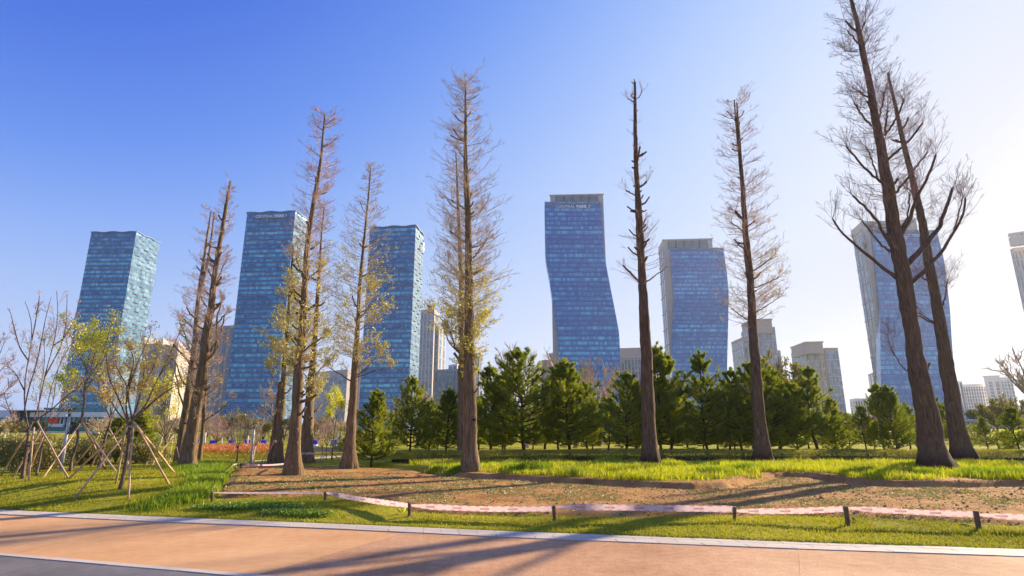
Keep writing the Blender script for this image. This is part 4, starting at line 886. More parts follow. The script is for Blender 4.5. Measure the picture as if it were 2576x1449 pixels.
for i, (x, tp, v) in enumerate([(985,1040,0),(1160,1020,2),(1205,1000,0),(1370,950,2),(1405,985,0),(1530,1000,2),(1640,975,0),(1730,985,2),(1805,1000,0),(1895,985,2),(2035,1010,0),(2140,1040,2),(2290,1020,0),(1100,1040,2),(1265,1010,2),(1340,1030,0),(1490,1035,1),(1600,1030,2),(1690,1030,0),(1770,1040,2),(1850,1040,1),(1960,1030,2),(2085,1050,0),(2200,1065,2),(2330,1060,1)]):
    pine('dark filler pine of the second row, mostly hidden behind the front pines', x, 1130+(i % 3), tp, v, 1.15, group='second row of pines')
pine('dark green conifer behind the nearest staked tree', 350, 1140, 1035, 1, 1.5, group='conifers on the left lawn'); pine('dark green conifer behind the bronze-leaved tree', 285, 1142, 1050, 0, 1.5, group='conifers on the left lawn')
pine('low spreading conifer left of the split-foot tree foot', 868, 1140, 1100, 2, 2.2, group='conifers on the left lawn')

# ---------------------------------------------------------------- hedges and shrubs
def leafmass(name, label, cat, pts_fn, n, size, m, core=None, group=None, stuff=False, drop=.12):
    C, D = pts_fn(n); mb = MB(); leaves(mb, C, D, size, 0, .6, .7)
    if stuff: o = mb.build(name, m); props(o, label, cat, group, 'stuff'); return o
    c = np.array([C[:, 0].mean(), C[:, 1].mean(), C[:, 2].min()]); t = thing(name, label, cat, c, group); mb.build('foliage', m, t)
    if core: core().build('stems', M['hedge_core'], t)
    return t
def hedge(label, pxpts, h, w, n, m, size=.04, name='clipped_hedge'):
    A = np.array([G(*p)[:2] for p in pxpts]); A = resample(A, 200)
    d = unit(np.gradient(A, axis=0)); N = np.c_[-d[:, 1], d[:, 0]]
    def hh(i): return h*(.82+.35*fbm(A[i, 0]*.9, A[i, 1]*.9, 13))
    def fn(n):
        i = rng.integers(0, 200, n); v = rng.uniform(-1, 1, n)*.5*w; q = A[i]+N[i]*v[:, None]+rng.normal(size=(n, 2))*.04
        top = hh(i)*(1-.25*(np.abs(v)/(w*.5))**4); z = np.where(rng.uniform(size=n) < .45, top+rng.normal(size=n)*.02, rng.uniform(.05, 1, n)*top); k = np.abs(v) < 1e9
        z = terrain(q[:, 0], q[:, 1])+z; D = rng.normal(size=(n, 3)); D[:, 2] = np.abs(D[:, 2])+.3; return np.c_[q, z], D
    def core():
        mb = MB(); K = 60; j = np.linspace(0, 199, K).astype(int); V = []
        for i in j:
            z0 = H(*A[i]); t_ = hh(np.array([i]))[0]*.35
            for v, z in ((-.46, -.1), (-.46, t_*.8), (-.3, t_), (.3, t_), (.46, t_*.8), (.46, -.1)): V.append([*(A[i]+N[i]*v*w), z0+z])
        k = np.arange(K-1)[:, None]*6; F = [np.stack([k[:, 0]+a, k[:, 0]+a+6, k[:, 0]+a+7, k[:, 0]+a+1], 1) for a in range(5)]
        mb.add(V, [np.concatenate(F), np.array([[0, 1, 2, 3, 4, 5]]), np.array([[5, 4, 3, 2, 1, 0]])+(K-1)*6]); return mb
    return leafmass(name, label, 'hedge', fn, n, size, m, core)
hedge('long low clipped hedge with yellow green tips between the tall grass and the pines', [(1010,1164),(1080,1160),(1300,1158),(1700,1157),(2100,1156),(2600,1157)], .40, 1.3, 120000, M['hedge'])
def blob(label, px, py, w, h, n, m, size=.05, name='shrub', group=None, depth=1., cat='shrub', top_flat=.0):
    b = G(px, py); W = px2m(w, px, py, b[1]); Hh = px2m(h, px, py-h/2, b[1])
    nl = 9; lc = rng.uniform(-1, 1, (nl, 3))*np.array([.5, .5, .25])+np.array([0, 0, .5]); lr = rng.uniform(.3, .5, nl)
    def fn(n):
        i = rng.integers(0, nl, n); d = unit(rng.normal(size=(n, 3))); r = lr[i]*rng.uniform(.75, 1.08, n)**.5
        q = lc[i]+d*r[:, None]; q[:, 2] = np.clip(q[:, 2], .02, 1.1); C = b+q*np.array([W*.75, W*.75*depth, Hh])
        C[:, 2] = np.maximum(C[:, 2], terrain(C[:, 0], C[:, 1])+.01); return C, d+np.array([0, 0, .3])
    def core():
        mb = MB(); k = 26; a = rng.uniform(0, 6.28, k); rr = rng.uniform(.2, .7, k); K = 5; u = np.linspace(0, 1, K)
        P = b+np.stack([np.cos(a)*rr*W*.5, np.sin(a)*rr*W*.5*depth, np.full(k, Hh*.85)], 1)[:, None]*u[None, :, None]**np.array([1, 1, .8]); mb.tubes(P, np.linspace(.02, .008, K)[None], 4); return mb
    return leafmass(name, label, cat, fn, n, size, m, core, group)
blob('dark green rounded shrub at the left edge', 48, 1188, 100, 66, 9000, M['bush'], .055)
blob('small dark shrub behind the bare vase tree', 120, 1180, 60, 46, 4000, M['bush'], .055)
for i, (x, y, w, h, m) in enumerate([(150,1170,90,55,'bush'),(225,1168,80,52,'bush'),(290,1165,90,55,'bush'),(360,1165,80,48,'bush'),(60,1150,110,50,'bush'),(10,1150,90,55,'bush')]):
    blob(['brownish hedge shrub behind the crossed props','brownish shrub left of the dark-trunked tree','brownish shrub behind the dark-trunked tree','low shrub behind the nearest staked tree','olive shrub behind the bare vase tree','olive shrub at the far left edge'][i], x, y, w, h, 5000, M[m], .06, group='low shrubs behind the staked trees', depth=1.)
def bed(name, label, px0, px1, y0, y1, h, m, n, size=.05):
    P = [G(px0, y1)[:2], G(px1, y1)[:2], G(px1-10, y0)[:2], G(px0+10, y0)[:2]]; P = np.array(P)
    u = rng.uniform(size=(n, 2)); q = (P[0]*(1-u[:, :1])+P[1]*u[:, :1])*(1-u[:, 1:])+(P[3]*(1-u[:, :1])+P[2]*u[:, :1])*u[:, 1:]
    hh = h*(.5+fbm(q[:, 0]*.6, q[:, 1]*.6, 4)); C = np.c_[q, terrain(q[:, 0], q[:, 1])+hh*rng.uniform(0, 1, n)**.5]; D = rng.normal(size=(n, 3)); D[:, 2] = abs(D[:, 2])+.6
    mb = MB(); leaves(mb, C, D, size, 0, .4, .5); props(mb.build(name, m), label, 'ground cover', None, 'stuff')
bed('russet_ground_cover', 'russet orange ground cover bed behind the leaning pair', 440, 690, 1131, 1152, .45, M['bush_red'], 42000, .07)
bed('olive_ground_cover', 'olive ground cover in front of the russet bed', 330, 690, 1139, 1158, .25, M['grass'], 16000, .06)
MB()
# distant tree shapes: grown once, then copied
def far_variant(seed, kind):
    global rng; rng = np.random.default_rng(seed)
    K = 8; P = np.c_[np.cumsum(rng.normal(size=(K, 2))*.03, 0), np.linspace(-.1, .42, K)]; mb = MB(); mb.tubes(P[None]*1., np.linspace(.03, .018, K)[None], 7)
    n = 8; a = rng.uniform(0, 6.28, n); u = np.linspace(0, 1, 8); B = P[-1]+np.stack([np.cos(a)*.28, np.sin(a)*.28, rng.uniform(.25, .5, n)], 1)[:, None]*u[None, :, None]**np.array([.8, .8, 1.1]); L = np.full(n, .5)
    mb.tubes(B, np.linspace(.014, .005, 8)[None], 5); Q1, L1 = spawn(B, L, 9, .4, (25, 60), .15, 5); mb.tubes(Q1, np.linspace(.005, .003, 5)[None], 3)
    Q2, L2 = spawn(Q1, L1, 6, .55, (25, 60), .1, 4); mb.tubes(Q2, np.linspace(.003, .0022, 4)[None], 3)
    tr = mesh_np('bare_limbs', np.concatenate(mb.V), mb.F, [M['twig_tan' if kind == 'bare' else 'bark_young']], mb.M)
    if kind == 'bare': return tr, None
    q = {'blossom': 9000, 'green': 11000, 'olive': 3500}[kind]; i = rng.integers(0, len(Q2), q); C, T = samp(Q2, i, rng.uniform(0, 1, q)); C = C+rng.normal(size=C.shape)*.02
    lm = MB(); leaves(lm, C, T, .026, 0, .7, .8); return tr, mesh_np('leafage', np.concatenate(lm.V), lm.F, [M[{'blossom': 'blossom', 'green': 'needle2', 'olive': 'bush'}[kind]]], lm.M)
FV = {k: [far_variant(s, k) for s in (1, 2)] for k in ('bare', 'blossom', 'green', 'olive')}; rng = np.random.default_rng(123)
def far_tree(kind, px, Y, top, label, group, wide=1.):
    x = atY(px, 1000, Y)[0]; b = (x, Y, H(x, Y)); h = atY(px, top, Y)[2]-b[2]; tr, lf = FV[kind][random.randint(0, 1)]
    t = thing({'bare': 'bare_tree', 'blossom': 'cherry_tree', 'green': 'evergreen_tree', 'olive': 'budding_tree'}[kind], label, 'tree', b, group); t.scale = (h*wide, h*wide, h); t.rotation_euler = (0, 0, random.uniform(0, 6.28))
    put('branches', tr, t)
    if lf: put({'blossom': 'blossom', 'green': 'foliage', 'olive': 'foliage'}[kind], lf, t)
for lb, px, Y, top, w in [('pale pink cherry tree right of the low office block foot',2165,62,1042,1.2),('pale pink cherry tree beside the dark two-tipped pine',2210,66,1048,1.2),('pink cherry tree seen under the curved pine',2125,70,1052,1.1)]: far_tree('blossom', px, Y, top, lb, None, w)
for px, top in ((8,1062),(-30,1056)): far_tree('blossom', px, 80, top, 'pale pink cherry blossom at the left edge before the white building', 'cherry trees far on the left', 1.4)
for px, top in ((300,1070),(790,1070),(820,1060),(856,1066),(668,1086),(640,1090)): far_tree('blossom', px, 95, top, 'distant pinkish cherry tree low on the horizon behind the staked trees', 'distant cherry trees', 1.3)
for px, Y, top, k in [(18,70,1040,'bare'),(45,75,1058,'bare'),(260,70,1040,'bare'),(330,85,1060,'olive'),(395,75,1052,'bare'),(440,80,1060,'olive'),(500,90,1050,'bare'),(535,85,1062,'olive'),(600,90,1058,'bare'),(660,80,1040,'bare'),(735,85,1045,'bare'),(760,80,1060,'olive'),(815,75,1030,'bare'),(850,85,1050,'bare'),(875,90,1058,'olive'),(705,95,1062,'bare')]:
    far_tree(k, px, Y, top, 'thin bare or budding tree low on the left horizon', 'bare trees along the far left lawn', 1.1)
for px, Y, top, k, lb in [(985,48,985,'bare','reddish bare tree behind the low pine left of centre'),(1085,52,965,'bare','reddish bare tree top above the pines left of the central trunks'),(1330,46,868,'bare','bare tree showing above the broadest pine'),(1460,44,862,'bare','bare whitish tree in front of the tallest waisted tower'),(1500,50,900,'bare','smaller bare tree right of the whitish one'),(1925,50,880,'olive','budding tree behind the twin-topped tree'),
    (2478,44,1000,'olive','budding tree with yellow leaves before the white flats'),(2515,46,985,'olive','taller budding tree with open crown before the white flats'),(2552,48,1010,'bare','bare tree near the right edge behind the open pine'),(2625,30,860,'bare','bare tree outside the right edge with twigs reaching in')]:
    far_tree(k, px, Y, top, lb, 'bare trees behind the pines', .9)
for i, (px, Y, top, k) in enumerate([(px_, random.uniform(48, 85), random.uniform(1030, 1066), random.choice(['bare', 'bare', 'bare', 'olive'])) for px_ in range(10, 890, 24) if not 60 < px_ < 250]):
    far_tree(k, px+random.uniform(-8, 8), Y, top, 'thin bare or budding tree low on the left horizon', 'bare trees along the far left lawn', 1.25)
for i, px in enumerate(range(20, 900, 46)):
    blob('low brownish shrub on the far left lawn before the towers', px+random.uniform(-12, 12), 1122 if px < 400 else 1108, random.uniform(40, 60), random.uniform(16, 30), 900, M['bush'], .11, group='low shrubs on the far left lawn')
for i in range(46):
    px = [ -60+i*62 ][0]; far_tree('green', px+random.uniform(-15, 15), random.uniform(105, 150), random.uniform(1052, 1064) if px < 900 else random.uniform(1035, 1055), 'dark evergreen in the distant belt of trees along the horizon', 'distant belt of evergreens', 1.5)
for px, w in ((2560,60),(2530,40)): blob('yellow flowering shrub before the footbridge' if px == 2560 else 'smaller yellow flowering shrub left of the big one', px, 1118, w, 34, 2600, M['leaf'], .09)
blob('tangled green brown shrub under the footbridge', 2455, 1118, 90, 50, 4500, M['bush'], .09)
pine_mass = [(2190,1040),(2235,1034),(2452,1022),(2500,1030)]
for px, tp in pine_mass: far_tree('green', px, 100, tp, 'dark rounded evergreen between the right-hand towers and the lawn', 'dark evergreens before the right towers', 1.3)

# ---------------------------------------------------------------- lamps, seats, footbridge
def lamp(label, foot, top, head=(26, 5), tilt=.25, box=True, w=8):
    b = G(*foot); Y = b[1]; T = atY(*top, Y); t = thing('lamp_post', label, 'street lamp', b, 'lamp posts in the park')
    r = px2m(w, *foot, Y)/2; MB().tube(np.linspace(b, T, 5), [r*1.05, r, r*.95, r*.9, r*.85], 12).build('pole', M['steel'], t, True)
    MB().tube([b+[0, 0, -.02], b+[0, 0, .07]], [r*1.9, r*1.7], 12).build('base_plate', M['steel'], t)
    mb = MB(); c = T+np.array([0, 0, r*4.2]); a = np.linspace(0, 2*math.pi, 25)[:-1]; hw = px2m(head[0], *top, Y)
    for z, s in ((-.012, .94), (.012, 1), (.02, .97)): pass
    rings = [np.stack([c[0]+np.cos(a)*hw*s, c[1]+np.sin(a)*hw*.6*s, c[2]+z+np.cos(a)*hw*tilt], 1) for z, s in ((-.02, .93), (0, 1), (.02, .97))]
    i = np.arange(24); j = (i+1) % 24; mb.add(np.concatenate(rings), [np.stack([i, j, j+24, i+24], 1), np.stack([i+24, j+24, j+48, i+48], 1), i[::-1][None], (i+48)[None]]); mb.build('lamp_plate', M['lamp_plate'], t)
    mb = MB()
    for s in (-1, 1): mb.tube([T, c+np.array([s*hw*.25, 0, -.02+s*hw*.25*tilt])], r*.22, 5)
    mb.tube([T, T+[0, 0, r*1.6]], [r*1.0, r*.8], 10); mb.build('bracket', M['steel_dark'], t)
    if box:
        q = b+(T-b)*.74; mb = MB(); mb.tube([q+np.array([r*2.2, 0, -r*2]), q+np.array([r*4.4, 0, r*3.4])], r*1.2, 10); mb.tube([q+[0, 0, -r*2], q+np.array([r*2.6, 0, -r*1.6])], r*.4, 6); mb.build('spotlight', M['steel_dark'], t)
    return t
lamp('grey lamp post with a slanted oval plate left of the leafy tree', r1((402,1215))[0], r1((460,850))[0], (17, 5), .3)
lamp('grey lamp post with a flat head right of the russet bed', (631,1165), (639,1078), (9, 3), .2, False, 6)
for px, f, tp, lb in ((515,1130,1097,'thin white post left of the round-headed reddish tree'),(557,1130,1103,'thin white post right of the round-headed reddish tree'),(622,1133,1104,'pair post near the small staked bare tree'),(648,1130,1100,'thin white post behind the grey lamp post'),(849,1128,1098,'thin white post right of the slim light green tree'),(9,1130,1102,'short white post at the left edge')):
    b = G(px, f); T = atY(px+1, tp, b[1]); t = thing('path_light', lb, 'post light', b, 'thin white path lights'); MB().tube([b, T], .05, 8).build('pole', M['steel'], t); MB().tube([T, T+[0, 0, .25]], .07, 8).build('cap', M['white'], t)
for px, w, lb in ((494,11,'blue seat back seen between the leaning pair'),(534,20,'blue seat back left of the reddish bare tree'),(580,18,'blue seat back right of the reddish bare tree'),(621,18,'blue seat back behind the small staked tree'),(661,17,'blue seat back right of the grey lamp post'),(792,15,'blue seat back right of the tape-banded trunk'),(839,18,'blue seat back below the slim light green tree')):
    b = G(px, 1131); w_ = px2m(w, px, 1125, b[1]); t = thing('lounge_seat', lb, 'seat', b, 'blue seats along the far path')
    mb = MB(); mb.box(b+[0, 0, .50], (w_, .05, .30)); mb.build('backrest', M['blue'], t); mb = MB(); mb.box(b+[0, -.22, .32], (w_, .42, .05)); mb.build('seat', M['white'], t)
    for s in (-1, 1): MB().tube([b+[s*w_*.42, -.1, -.02], b+[s*w_*.42, -.02, .62]], .022, 6).build('leg', M['white'], t)
M['railmetal'] = M['steel']
# low retaining walls by the far path
for px0, px1, y, lb in ((545,700,1136,'low pale stone wall behind the russet bed'),(755,880,1136,'low pale stone wall right of the tape-banded trunk')):
    a, b = G(px0, y), G(px1, y); mb = MB(); c = (a+b)/2; L = np.linalg.norm((b-a)[:2]); n = int(L/1.2); d = (b-a)/n
    for k in range(n): mb.box(a+d*(k+.5)+[0, 0, .10], (np.linalg.norm(d)-.02, .4, .26), 0, d[:2])
    t = thing('retaining_wall', lb, 'wall', a); mb.build('stone_course', M['granite'], t); mb = MB().box(c+[0, 0, .26], (L+.1, .5, .06), 0, (b-a)[:2]); mb.build('coping', M['granite'], t)
p0, p1 = G(895, 1151), G(700, 1138)
# far path behind the trees
a = [G(x, y)[:2] for x, y in ((700,1139),(930,1150),(1000,1146),(900,1140),(700,1134))]
mb = MB(); n = 30; A1 = resample([G(x, y)[:2] for x, y in ((640,1163),(760,1158),(850,1152),(895,1147))], n); A2 = resample([G(x, y)[:2] for x, y in ((640,1160),(760,1154),(850,1148),(895,1143))], n)
V = [[*p, H(*p)+.03] for p in A1]+[[*p, H(*p)+.03] for p in A2]; i = np.arange(n-1); mb.add(V, np.stack([i, i+1, i+1+n, i+n], 1)); o = mb.build('far_path', M['granite']); o['kind'] = 'structure'; o['label'] = 'pale path behind the trees'
# footbridge on the right
t = thing('footbridge', 'grey steel truss footbridge behind the right-hand pines', 'bridge', atY(2490, 1090, 62)*[1, 1, 0]); xa, xb = atY(2400, 1060, 62)[0], atY(2750, 1060, 62)[0]; z1_, z0_ = atY(2440, 1058, 62)[2], atY(2440, 1075, 62)[2]
MB().tube([(xa, 62, z1_), (xb, 62, z1_)], .17, 10).build('top_rail', M['steel'], t, True); MB().tube([(xa, 62, z0_), (xb, 62, z0_)], .13, 10).build('bottom_rail', M['steel'], t, True)
MB().tube([(xa, 64, z1_), (xb, 64, z1_)], .15, 10).build('top_rail', M['steel'], t, True); MB().box(((xa+xb)/2, 63, z0_-.1), (xb-xa, 2.2, .12)).build('deck', M['steel_dark'], t)
x = xa; k = 0; mb = MB()
while x < xb-1.3:
    mb.tube([(x, 62, z0_), (x+.65, 62, z1_)], .07, 6); mb.tube([(x+.65, 62, z1_), (x+1.3, 62, z0_)], .07, 6); x += 1.3
mb.build('truss_braces', M['steel'], t)
for px in (2466, 2560): q = atY(px, 1080, 62.6); MB().tube([(q[0], 62.6, -.1), (q[0], 62.6, z0_)], .14, 10).build('support', M['steel'], t, True)
b = np.array([*atY(2466, 1060, 58)[:2], 0]); b[2] = H(b[0], b[1]); T = atY(2463, 1052, 58); t = thing('lamp_post', 'thin lamp post with a small white head above the footbridge', 'street lamp', b)
MB().tube([b, T], [.06, .045], 8).build('pole', M['steel'], t); MB().tube([T, T+[.35, 0, -.12]], [.10, .05], 8).build('lamp_head', M['white'], t)
# ---------------------------------------------------------------- towers
def facade(name, ca, cb, cc, mull=(.05,.07,.10), pw=1.5, ph=3.3, metal=.55, rough=.12, sill=.28, thin=.07, spec=.6):
    """coated glass curtain wall; UV in metres"""
    m = mat(name); g = NG(m); uv = g.n('UVMap').outputs[0]; s = g.n('SeparateXYZ', {0: uv}); u = g.math('DIVIDE', s.outputs[0], pw); v = g.math('DIVIDE', s.outputs[1], ph)
    fu, fv, iu, iv = g.math('FRACT', u), g.math('FRACT', v), g.math('FLOOR', u), g.math('FLOOR', v)
    oi = g.n('ObjectInfo').outputs['Random']
    wnz = g.n('TexWhiteNoise', {'Vector': g.n('CombineXYZ', {0: iu, 1: iv, 2: g.math('MULTIPLY', oi, 91.7)}).outputs[0]}); wnz.noise_dimensions = '3D'
    iu4 = g.math('FLOOR', g.math('DIVIDE', u, 5)); w2 = g.n('TexWhiteNoise', {'Vector': g.n('CombineXYZ', {0: iu4, 1: iv, 2: g.math('MULTIPLY', oi, 37.1)}).outputs[0]}); w2.noise_dimensions = '3D'
    w3 = g.n('TexWhiteNoise', {'Vector': g.n('CombineXYZ', {0: 3.3, 1: iv, 2: g.math('MULTIPLY', oi, 17.1)}).outputs[0]}); w3.noise_dimensions = '3D'
    f = g.math('ADD', g.math('MULTIPLY', wnz.outputs[0], .5), g.math('ADD', g.math('MULTIPLY', w2.outputs[0], .12), g.math('MULTIPLY', w3.outputs[0], .38)))
    c = g.ramp(f, [(.2, ca), (.55, cb), (.92, cc)])
    sp = g.math('LESS_THAN', fv, sill); c = g.mix(g.math('MULTIPLY', sp, .85), c, ca)
    line = g.math('MAXIMUM', g.math('LESS_THAN', fu, thin), g.math('MAXIMUM', g.math('LESS_THAN', fv, .05), g.math('LESS_THAN', g.math('ABSOLUTE', g.math('SUBTRACT', fv, sill)), .02)))
    c = g.mix(g.math('MULTIPLY', line, .8), c, mull)
    # each pane sits at a very slightly different angle
    nv = g.n('VectorMath', operation='SUBTRACT'); g.set(nv.inputs[0], wnz.outputs[1]); nv.inputs[1].default_value = (.5, .5, .5)
    sc = g.n('VectorMath', operation='SCALE'); g.set(sc.inputs[0], nv.outputs[0]); sc.inputs['Scale'].default_value = .03
    ad = g.n('VectorMath', operation='ADD'); g.set(ad.inputs[0], g.n('NewGeometry').outputs['Normal']); g.set(ad.inputs[1], sc.outputs[0]); nn = g.n('VectorMath', operation='NORMALIZE'); g.set(nn.inputs[0], ad.outputs[0])
    b = g.bsdf(c, g.math('ADD', rough, g.math('MULTIPLY', wnz.outputs[0], .1)), g.math('MULTIPLY', g.math('SUBTRACT', 1, g.math('MULTIPLY', line, .7)), metal), spec, nn.outputs[0])
    g.out(b); return m
M['g_wave'] = facade('wavy_blue_glass', (.010,.080,.22), (.035,.235,.45), (.17,.52,.66), (.012,.055,.14), 1.6, 3.3, .5, .12, .42, .10)
M['g_right'] = facade('pale_blue_glass', (.05,.13,.25), (.10,.22,.37), (.24,.38,.50), (.05,.10,.17), 1.6, 3.3, .1, .6, .25, .06, .15)
M['g_blue'] = facade('cobalt_curtain_wall', (.012,.10,.30), (.03,.20,.46), (.14,.50,.68), (.010,.06,.19), 1.45, 3.3, .5, .12, .34, .09)
M['g_far'] = facade('grey_blue_glass', (.08,.12,.19), (.16,.24,.33), (.28,.40,.48), (.14,.15,.18), 1.6, 3.6, .4, .18, .2, .08)
M['slab'] = simple('wavy_slab_edge', (.20,.22,.30), .6, 0, .1, .2)
M['slab_dark'] = simple('dark_recess', (.05,.06,.10), .7)
M['stone'] = simple('warm_stone_cladding', (.50,.43,.41), .8, 0, .06, .3)
M['stone_grey'] = simple('grey_stone_cladding', (.33,.29,.30), .8, 0, .06, .3)
M['cream'] = simple('cream_render', (.66,.56,.48), .85, 0, .05, .2)
M['winglass'] = simple('dull_window_glass', (.09,.12,.17), .18, .2, .35, .15)
M['flatglass'] = simple('beige_reflecting_windows', (.22,.20,.21), .4, 0, .2, .4)
M['letters'] = simple('white_sign_letters', (.80,.82,.85), .5, 0, .02)
gr = mat('tower_side'); g = NG(gr); uv = g.n('UVMap').outputs[0]; M['g_side'] = facade('stone_and_glass_side', (.10,.16,.26), (.18,.28,.42), (.33,.46,.58), (.48,.42,.42), 3.0, 9.9, .35, .2, .06, .28)

def wavy_tower(name, label, A, B, C, Ht, sign=None, signpx=None):
    a, b, c = (atZ(*p, Ht)[:2] for p in (A, B, C)); d = a+(c-b); base = (a+b+c+d)/4
    t = thing(name, label, 'tower', (base[0], base[1], 0), 'blue towers with wavy floors'); fh = 3.3; n = int(Ht/fh); poly = [a, b, c, d]
    meshes = []
    for var in range(6):
        V0, U, side = [], [], []
        for e in range(4):
            p, q = poly[e], poly[(e+1) % 4]; L = np.linalg.norm(q-p); K = int(L/1.2); s = np.linspace(0, L, K, endpoint=False); dr = (q-p)/L; nr = np.array([dr[1], -dr[0]])
            if nr@(p+q-2*base) < 0: nr = -nr
            env = np.sin(np.pi*s/L)**.35
            if e == 1: w = .8*env*(.5+.5*np.sign(np.sin(2*np.pi*s/11+(var % 3)*2.1+var*.4))*np.abs(np.sin(2*np.pi*s/11+(var % 3)*2.1+var*.4))**.5)
            else: w = .42*env*(.5+.5*np.sin(2*np.pi*s/(L/3.0)+[0, .5, 1.0, .2, 3.0, 3.4][var]))
            pts = p+dr*s[:, None]+nr*w[:, None]; V0.append(pts); U.append(s+e*100); side.append(np.full(K, e))
        P = np.concatenate(V0)-base; U = np.concatenate(U); sd = np.concatenate(side); N = len(P); i = np.arange(N); j = (i+1) % N
        inner = P*.975
        out = P+unit(P)*.28
        rings = [(P, .34), (P, fh), (out, 0), (out, .34)]
        mb = MB(); z = lambda R_, h: np.c_[R_, np.full(N, h)]
        V = np.concatenate([z(P, .34), z(P, fh), z(out, 0), z(out, .34)]); q = lambda A_, B_: np.stack([i+A_*N, j+A_*N, j+B_*N, i+B_*N], 1)
        gl = q(0, 1); me_m = np.where(sd == 1, 1, 0)
        F = [gl, q(2, 3), q(3, 0), (i+N)[None], (i[::-1]+2*N)[None]]; FM = [me_m, 2, 2, 3, 3]
        # per-corner UVs keep u continuous over the wrap-around
        u1 = np.where(j == 0, U[i]+1.2, np.where(sd[j] != sd[i], U[i]+1.2, U[j]))
        uvq = np.stack([np.c_[U[i], np.full(N, .34)], np.c_[u1, np.full(N, .34)], np.c_[u1, np.full(N, fh-.02)], np.c_[U[i], np.full(N, fh-.02)]], 1).reshape(-1, 2)
        rest = sum(f.size for f in F[1:]); me = mesh_np('storey', V, F, [M['g_wave'], M['g_right'], M['slab'], M['slab_dark']], FM)
        lay = me.uv_layers.new(name='UVMap'); lay.data.foreach_set('uv', np.concatenate([uvq, np.zeros((rest, 2))]).astype(np.float32).ravel()); meshes.append(me)
    seq = [0, 0, 3, 1, 1, 4, 2, 2, 5]
    for k in range(n):
        o = put('storey', meshes[seq[k % 9] if k % 2 else (k*5) % 6], t, (0, 0, k*fh)); 
    # glass crown above the last floor
    mb = MB(); V, U = [], []
    for e in range(4):
        p, q = poly[e], poly[(e+1) % 4]; K = 30; s = np.linspace(0, 1, K, endpoint=False); w = np.array([0, 0])
        V.append(p+(q-p)*s[:, None]); U.append(s*np.linalg.norm(q-p)+e*100)
    P = np.concatenate(V); U = np.concatenate(U); N = len(P); i = np.arange(N); j = (i+1) % N; top = Ht+.35*np.sin(U*2*math.pi/14); z0 = n*fh
    mb.add(np.concatenate([np.c_[P, np.full(N, z0)], np.c_[P, top]]), np.stack([i, j, j+N, i+N], 1), 0, np.concatenate([np.c_[U, np.full(N, z0)], np.c_[U, top]]))
    mb.add(np.concatenate([np.c_[P, top], np.c_[P*1.0+unit(P-base)*.8, top], np.c_[P*1.0+unit(P-base)*.8, top+.5], np.c_[P, top+.5]]), [np.stack([i+k1*N, j+k1*N, j+k2*N, i+k2*N], 1) for k1, k2 in ((0, 1), (1, 2), (2, 3))], 1)
    mb.build('glass_crown', [M['g_wave'], M['slab']], t, False, True)
    return t, a, b, c, base
def word(body, size, bold, P0, dirx, parent, name='sign_letters', spacing=1.):
    me = text_mesh(body, size, .25, bold, spacing); o = put(name, me, parent); me.materials.append(M['letters'])
    ang = math.atan2(dirx[1], dirx[0]); o.rotation_euler = (R(90), 0, ang); o.location = tuple(np.array(P0)-np.array(parent.location)); return max(v.co[0] for v in me.vertices)
def sign(parent, p0, p1, z, a, b, bold, offs, texts):
    """letters standing off the face a-b between two picture columns"""
    d = unit(np.array(b)-np.array(a)); nr = np.array([d[1], -d[0]]); 
    if nr@np.array(a) > 0: nr = -nr
    def hit(px):
        r_ = ray(px, p0[1]); k = np.linalg.solve(np.array([[r_[0], -d[0]], [r_[1], -d[1]]]), np.array(a)+nr*offs); return r_[:2]*k[0]
    x0, x1 = hit(p0[0]), hit(p1[0]); L = np.linalg.norm(x1-x0); size = z[1]
    ws = []; tot = 0
    for tx, bd in texts:
        me = text_mesh(tx, 1, 0, 0); w = max(v.co[0] for v in me.vertices); ws.append(w); tot += w; bpy.data.meshes.remove(me)
    gap = .28; sz = L/(tot+gap*(len(texts)-1)); x = 0
    for (tx, bd), w in zip(texts, ws):
        P = x0+d*x; word(tx, sz, bd*sz, (P[0], P[1], z[0]), d, parent); x += (w+gap)*sz
T1 = wavy_tower('wavy_tower', 'leftmost blue glass tower with a bright staggered right side', (230,585), (343,584), (402,612), 150)
T2 = wavy_tower('wavy_tower', 'blue glass tower with wavy floors and the sign CENTRAL PARK I', (622,536), (743,532), (778,556), 150)
T3 = wavy_tower('wavy_tower', 'blue wavy tower left of the central tree with a narrow balcony side', (931,573), (1046,568), (1066,594), 140)
def zat(px, py, a, b):
    d = np.array(b)-np.array(a); r_ = ray(px, py); k = np.linalg.solve(np.array([[r_[0], -d[0]], [r_[1], -d[1]]]), np.array(a)); return EYE+r_[2]*k[0]
sign(T2[0], (643,545), (720,545), (zat(680, 550, T2[1], T2[2]), 3), T2[1], T2[2], 0, 1.9, [('CENTRAL', 0), ('PARK', .035), ('I', 0)])
# window cleaning cradle hanging on the third tower side
q = atZ(1063, 600, 134); 
t = thing('wall_emblem', 'round white emblem high on the narrow side of the third wavy tower', 'sign', T3[3].tolist()+[0]); cpt = (T3[2]*.35+T3[3]*.65); dd = unit(T3[3]-T3[2]); nr = np.array([dd[1], -dd[0]]); nr = nr if nr@(cpt-T3[4]) > 0 else -nr
for k, (dz, rr) in enumerate(((0, 1.5), (-3.6, 1.9))):
    a = np.linspace(0, 2*math.pi, 25)[:-1]; c0 = np.array([*(cpt+nr*2.0), 131+dz]); ring = lambda o_: np.stack([c0[0]+nr[0]*o_+dd[0]*rr*np.cos(a), c0[1]+nr[1]*o_+dd[1]*rr*np.cos(a), c0[2]+rr*np.sin(a)], 1)
    i = np.arange(24); j = (i+1) % 24; MB().add(np.concatenate([ring(0), ring(.4)]), [np.stack([i, j, j+24, i+24], 1), (i+24)[None]]).build('disc', M['letters'], t)

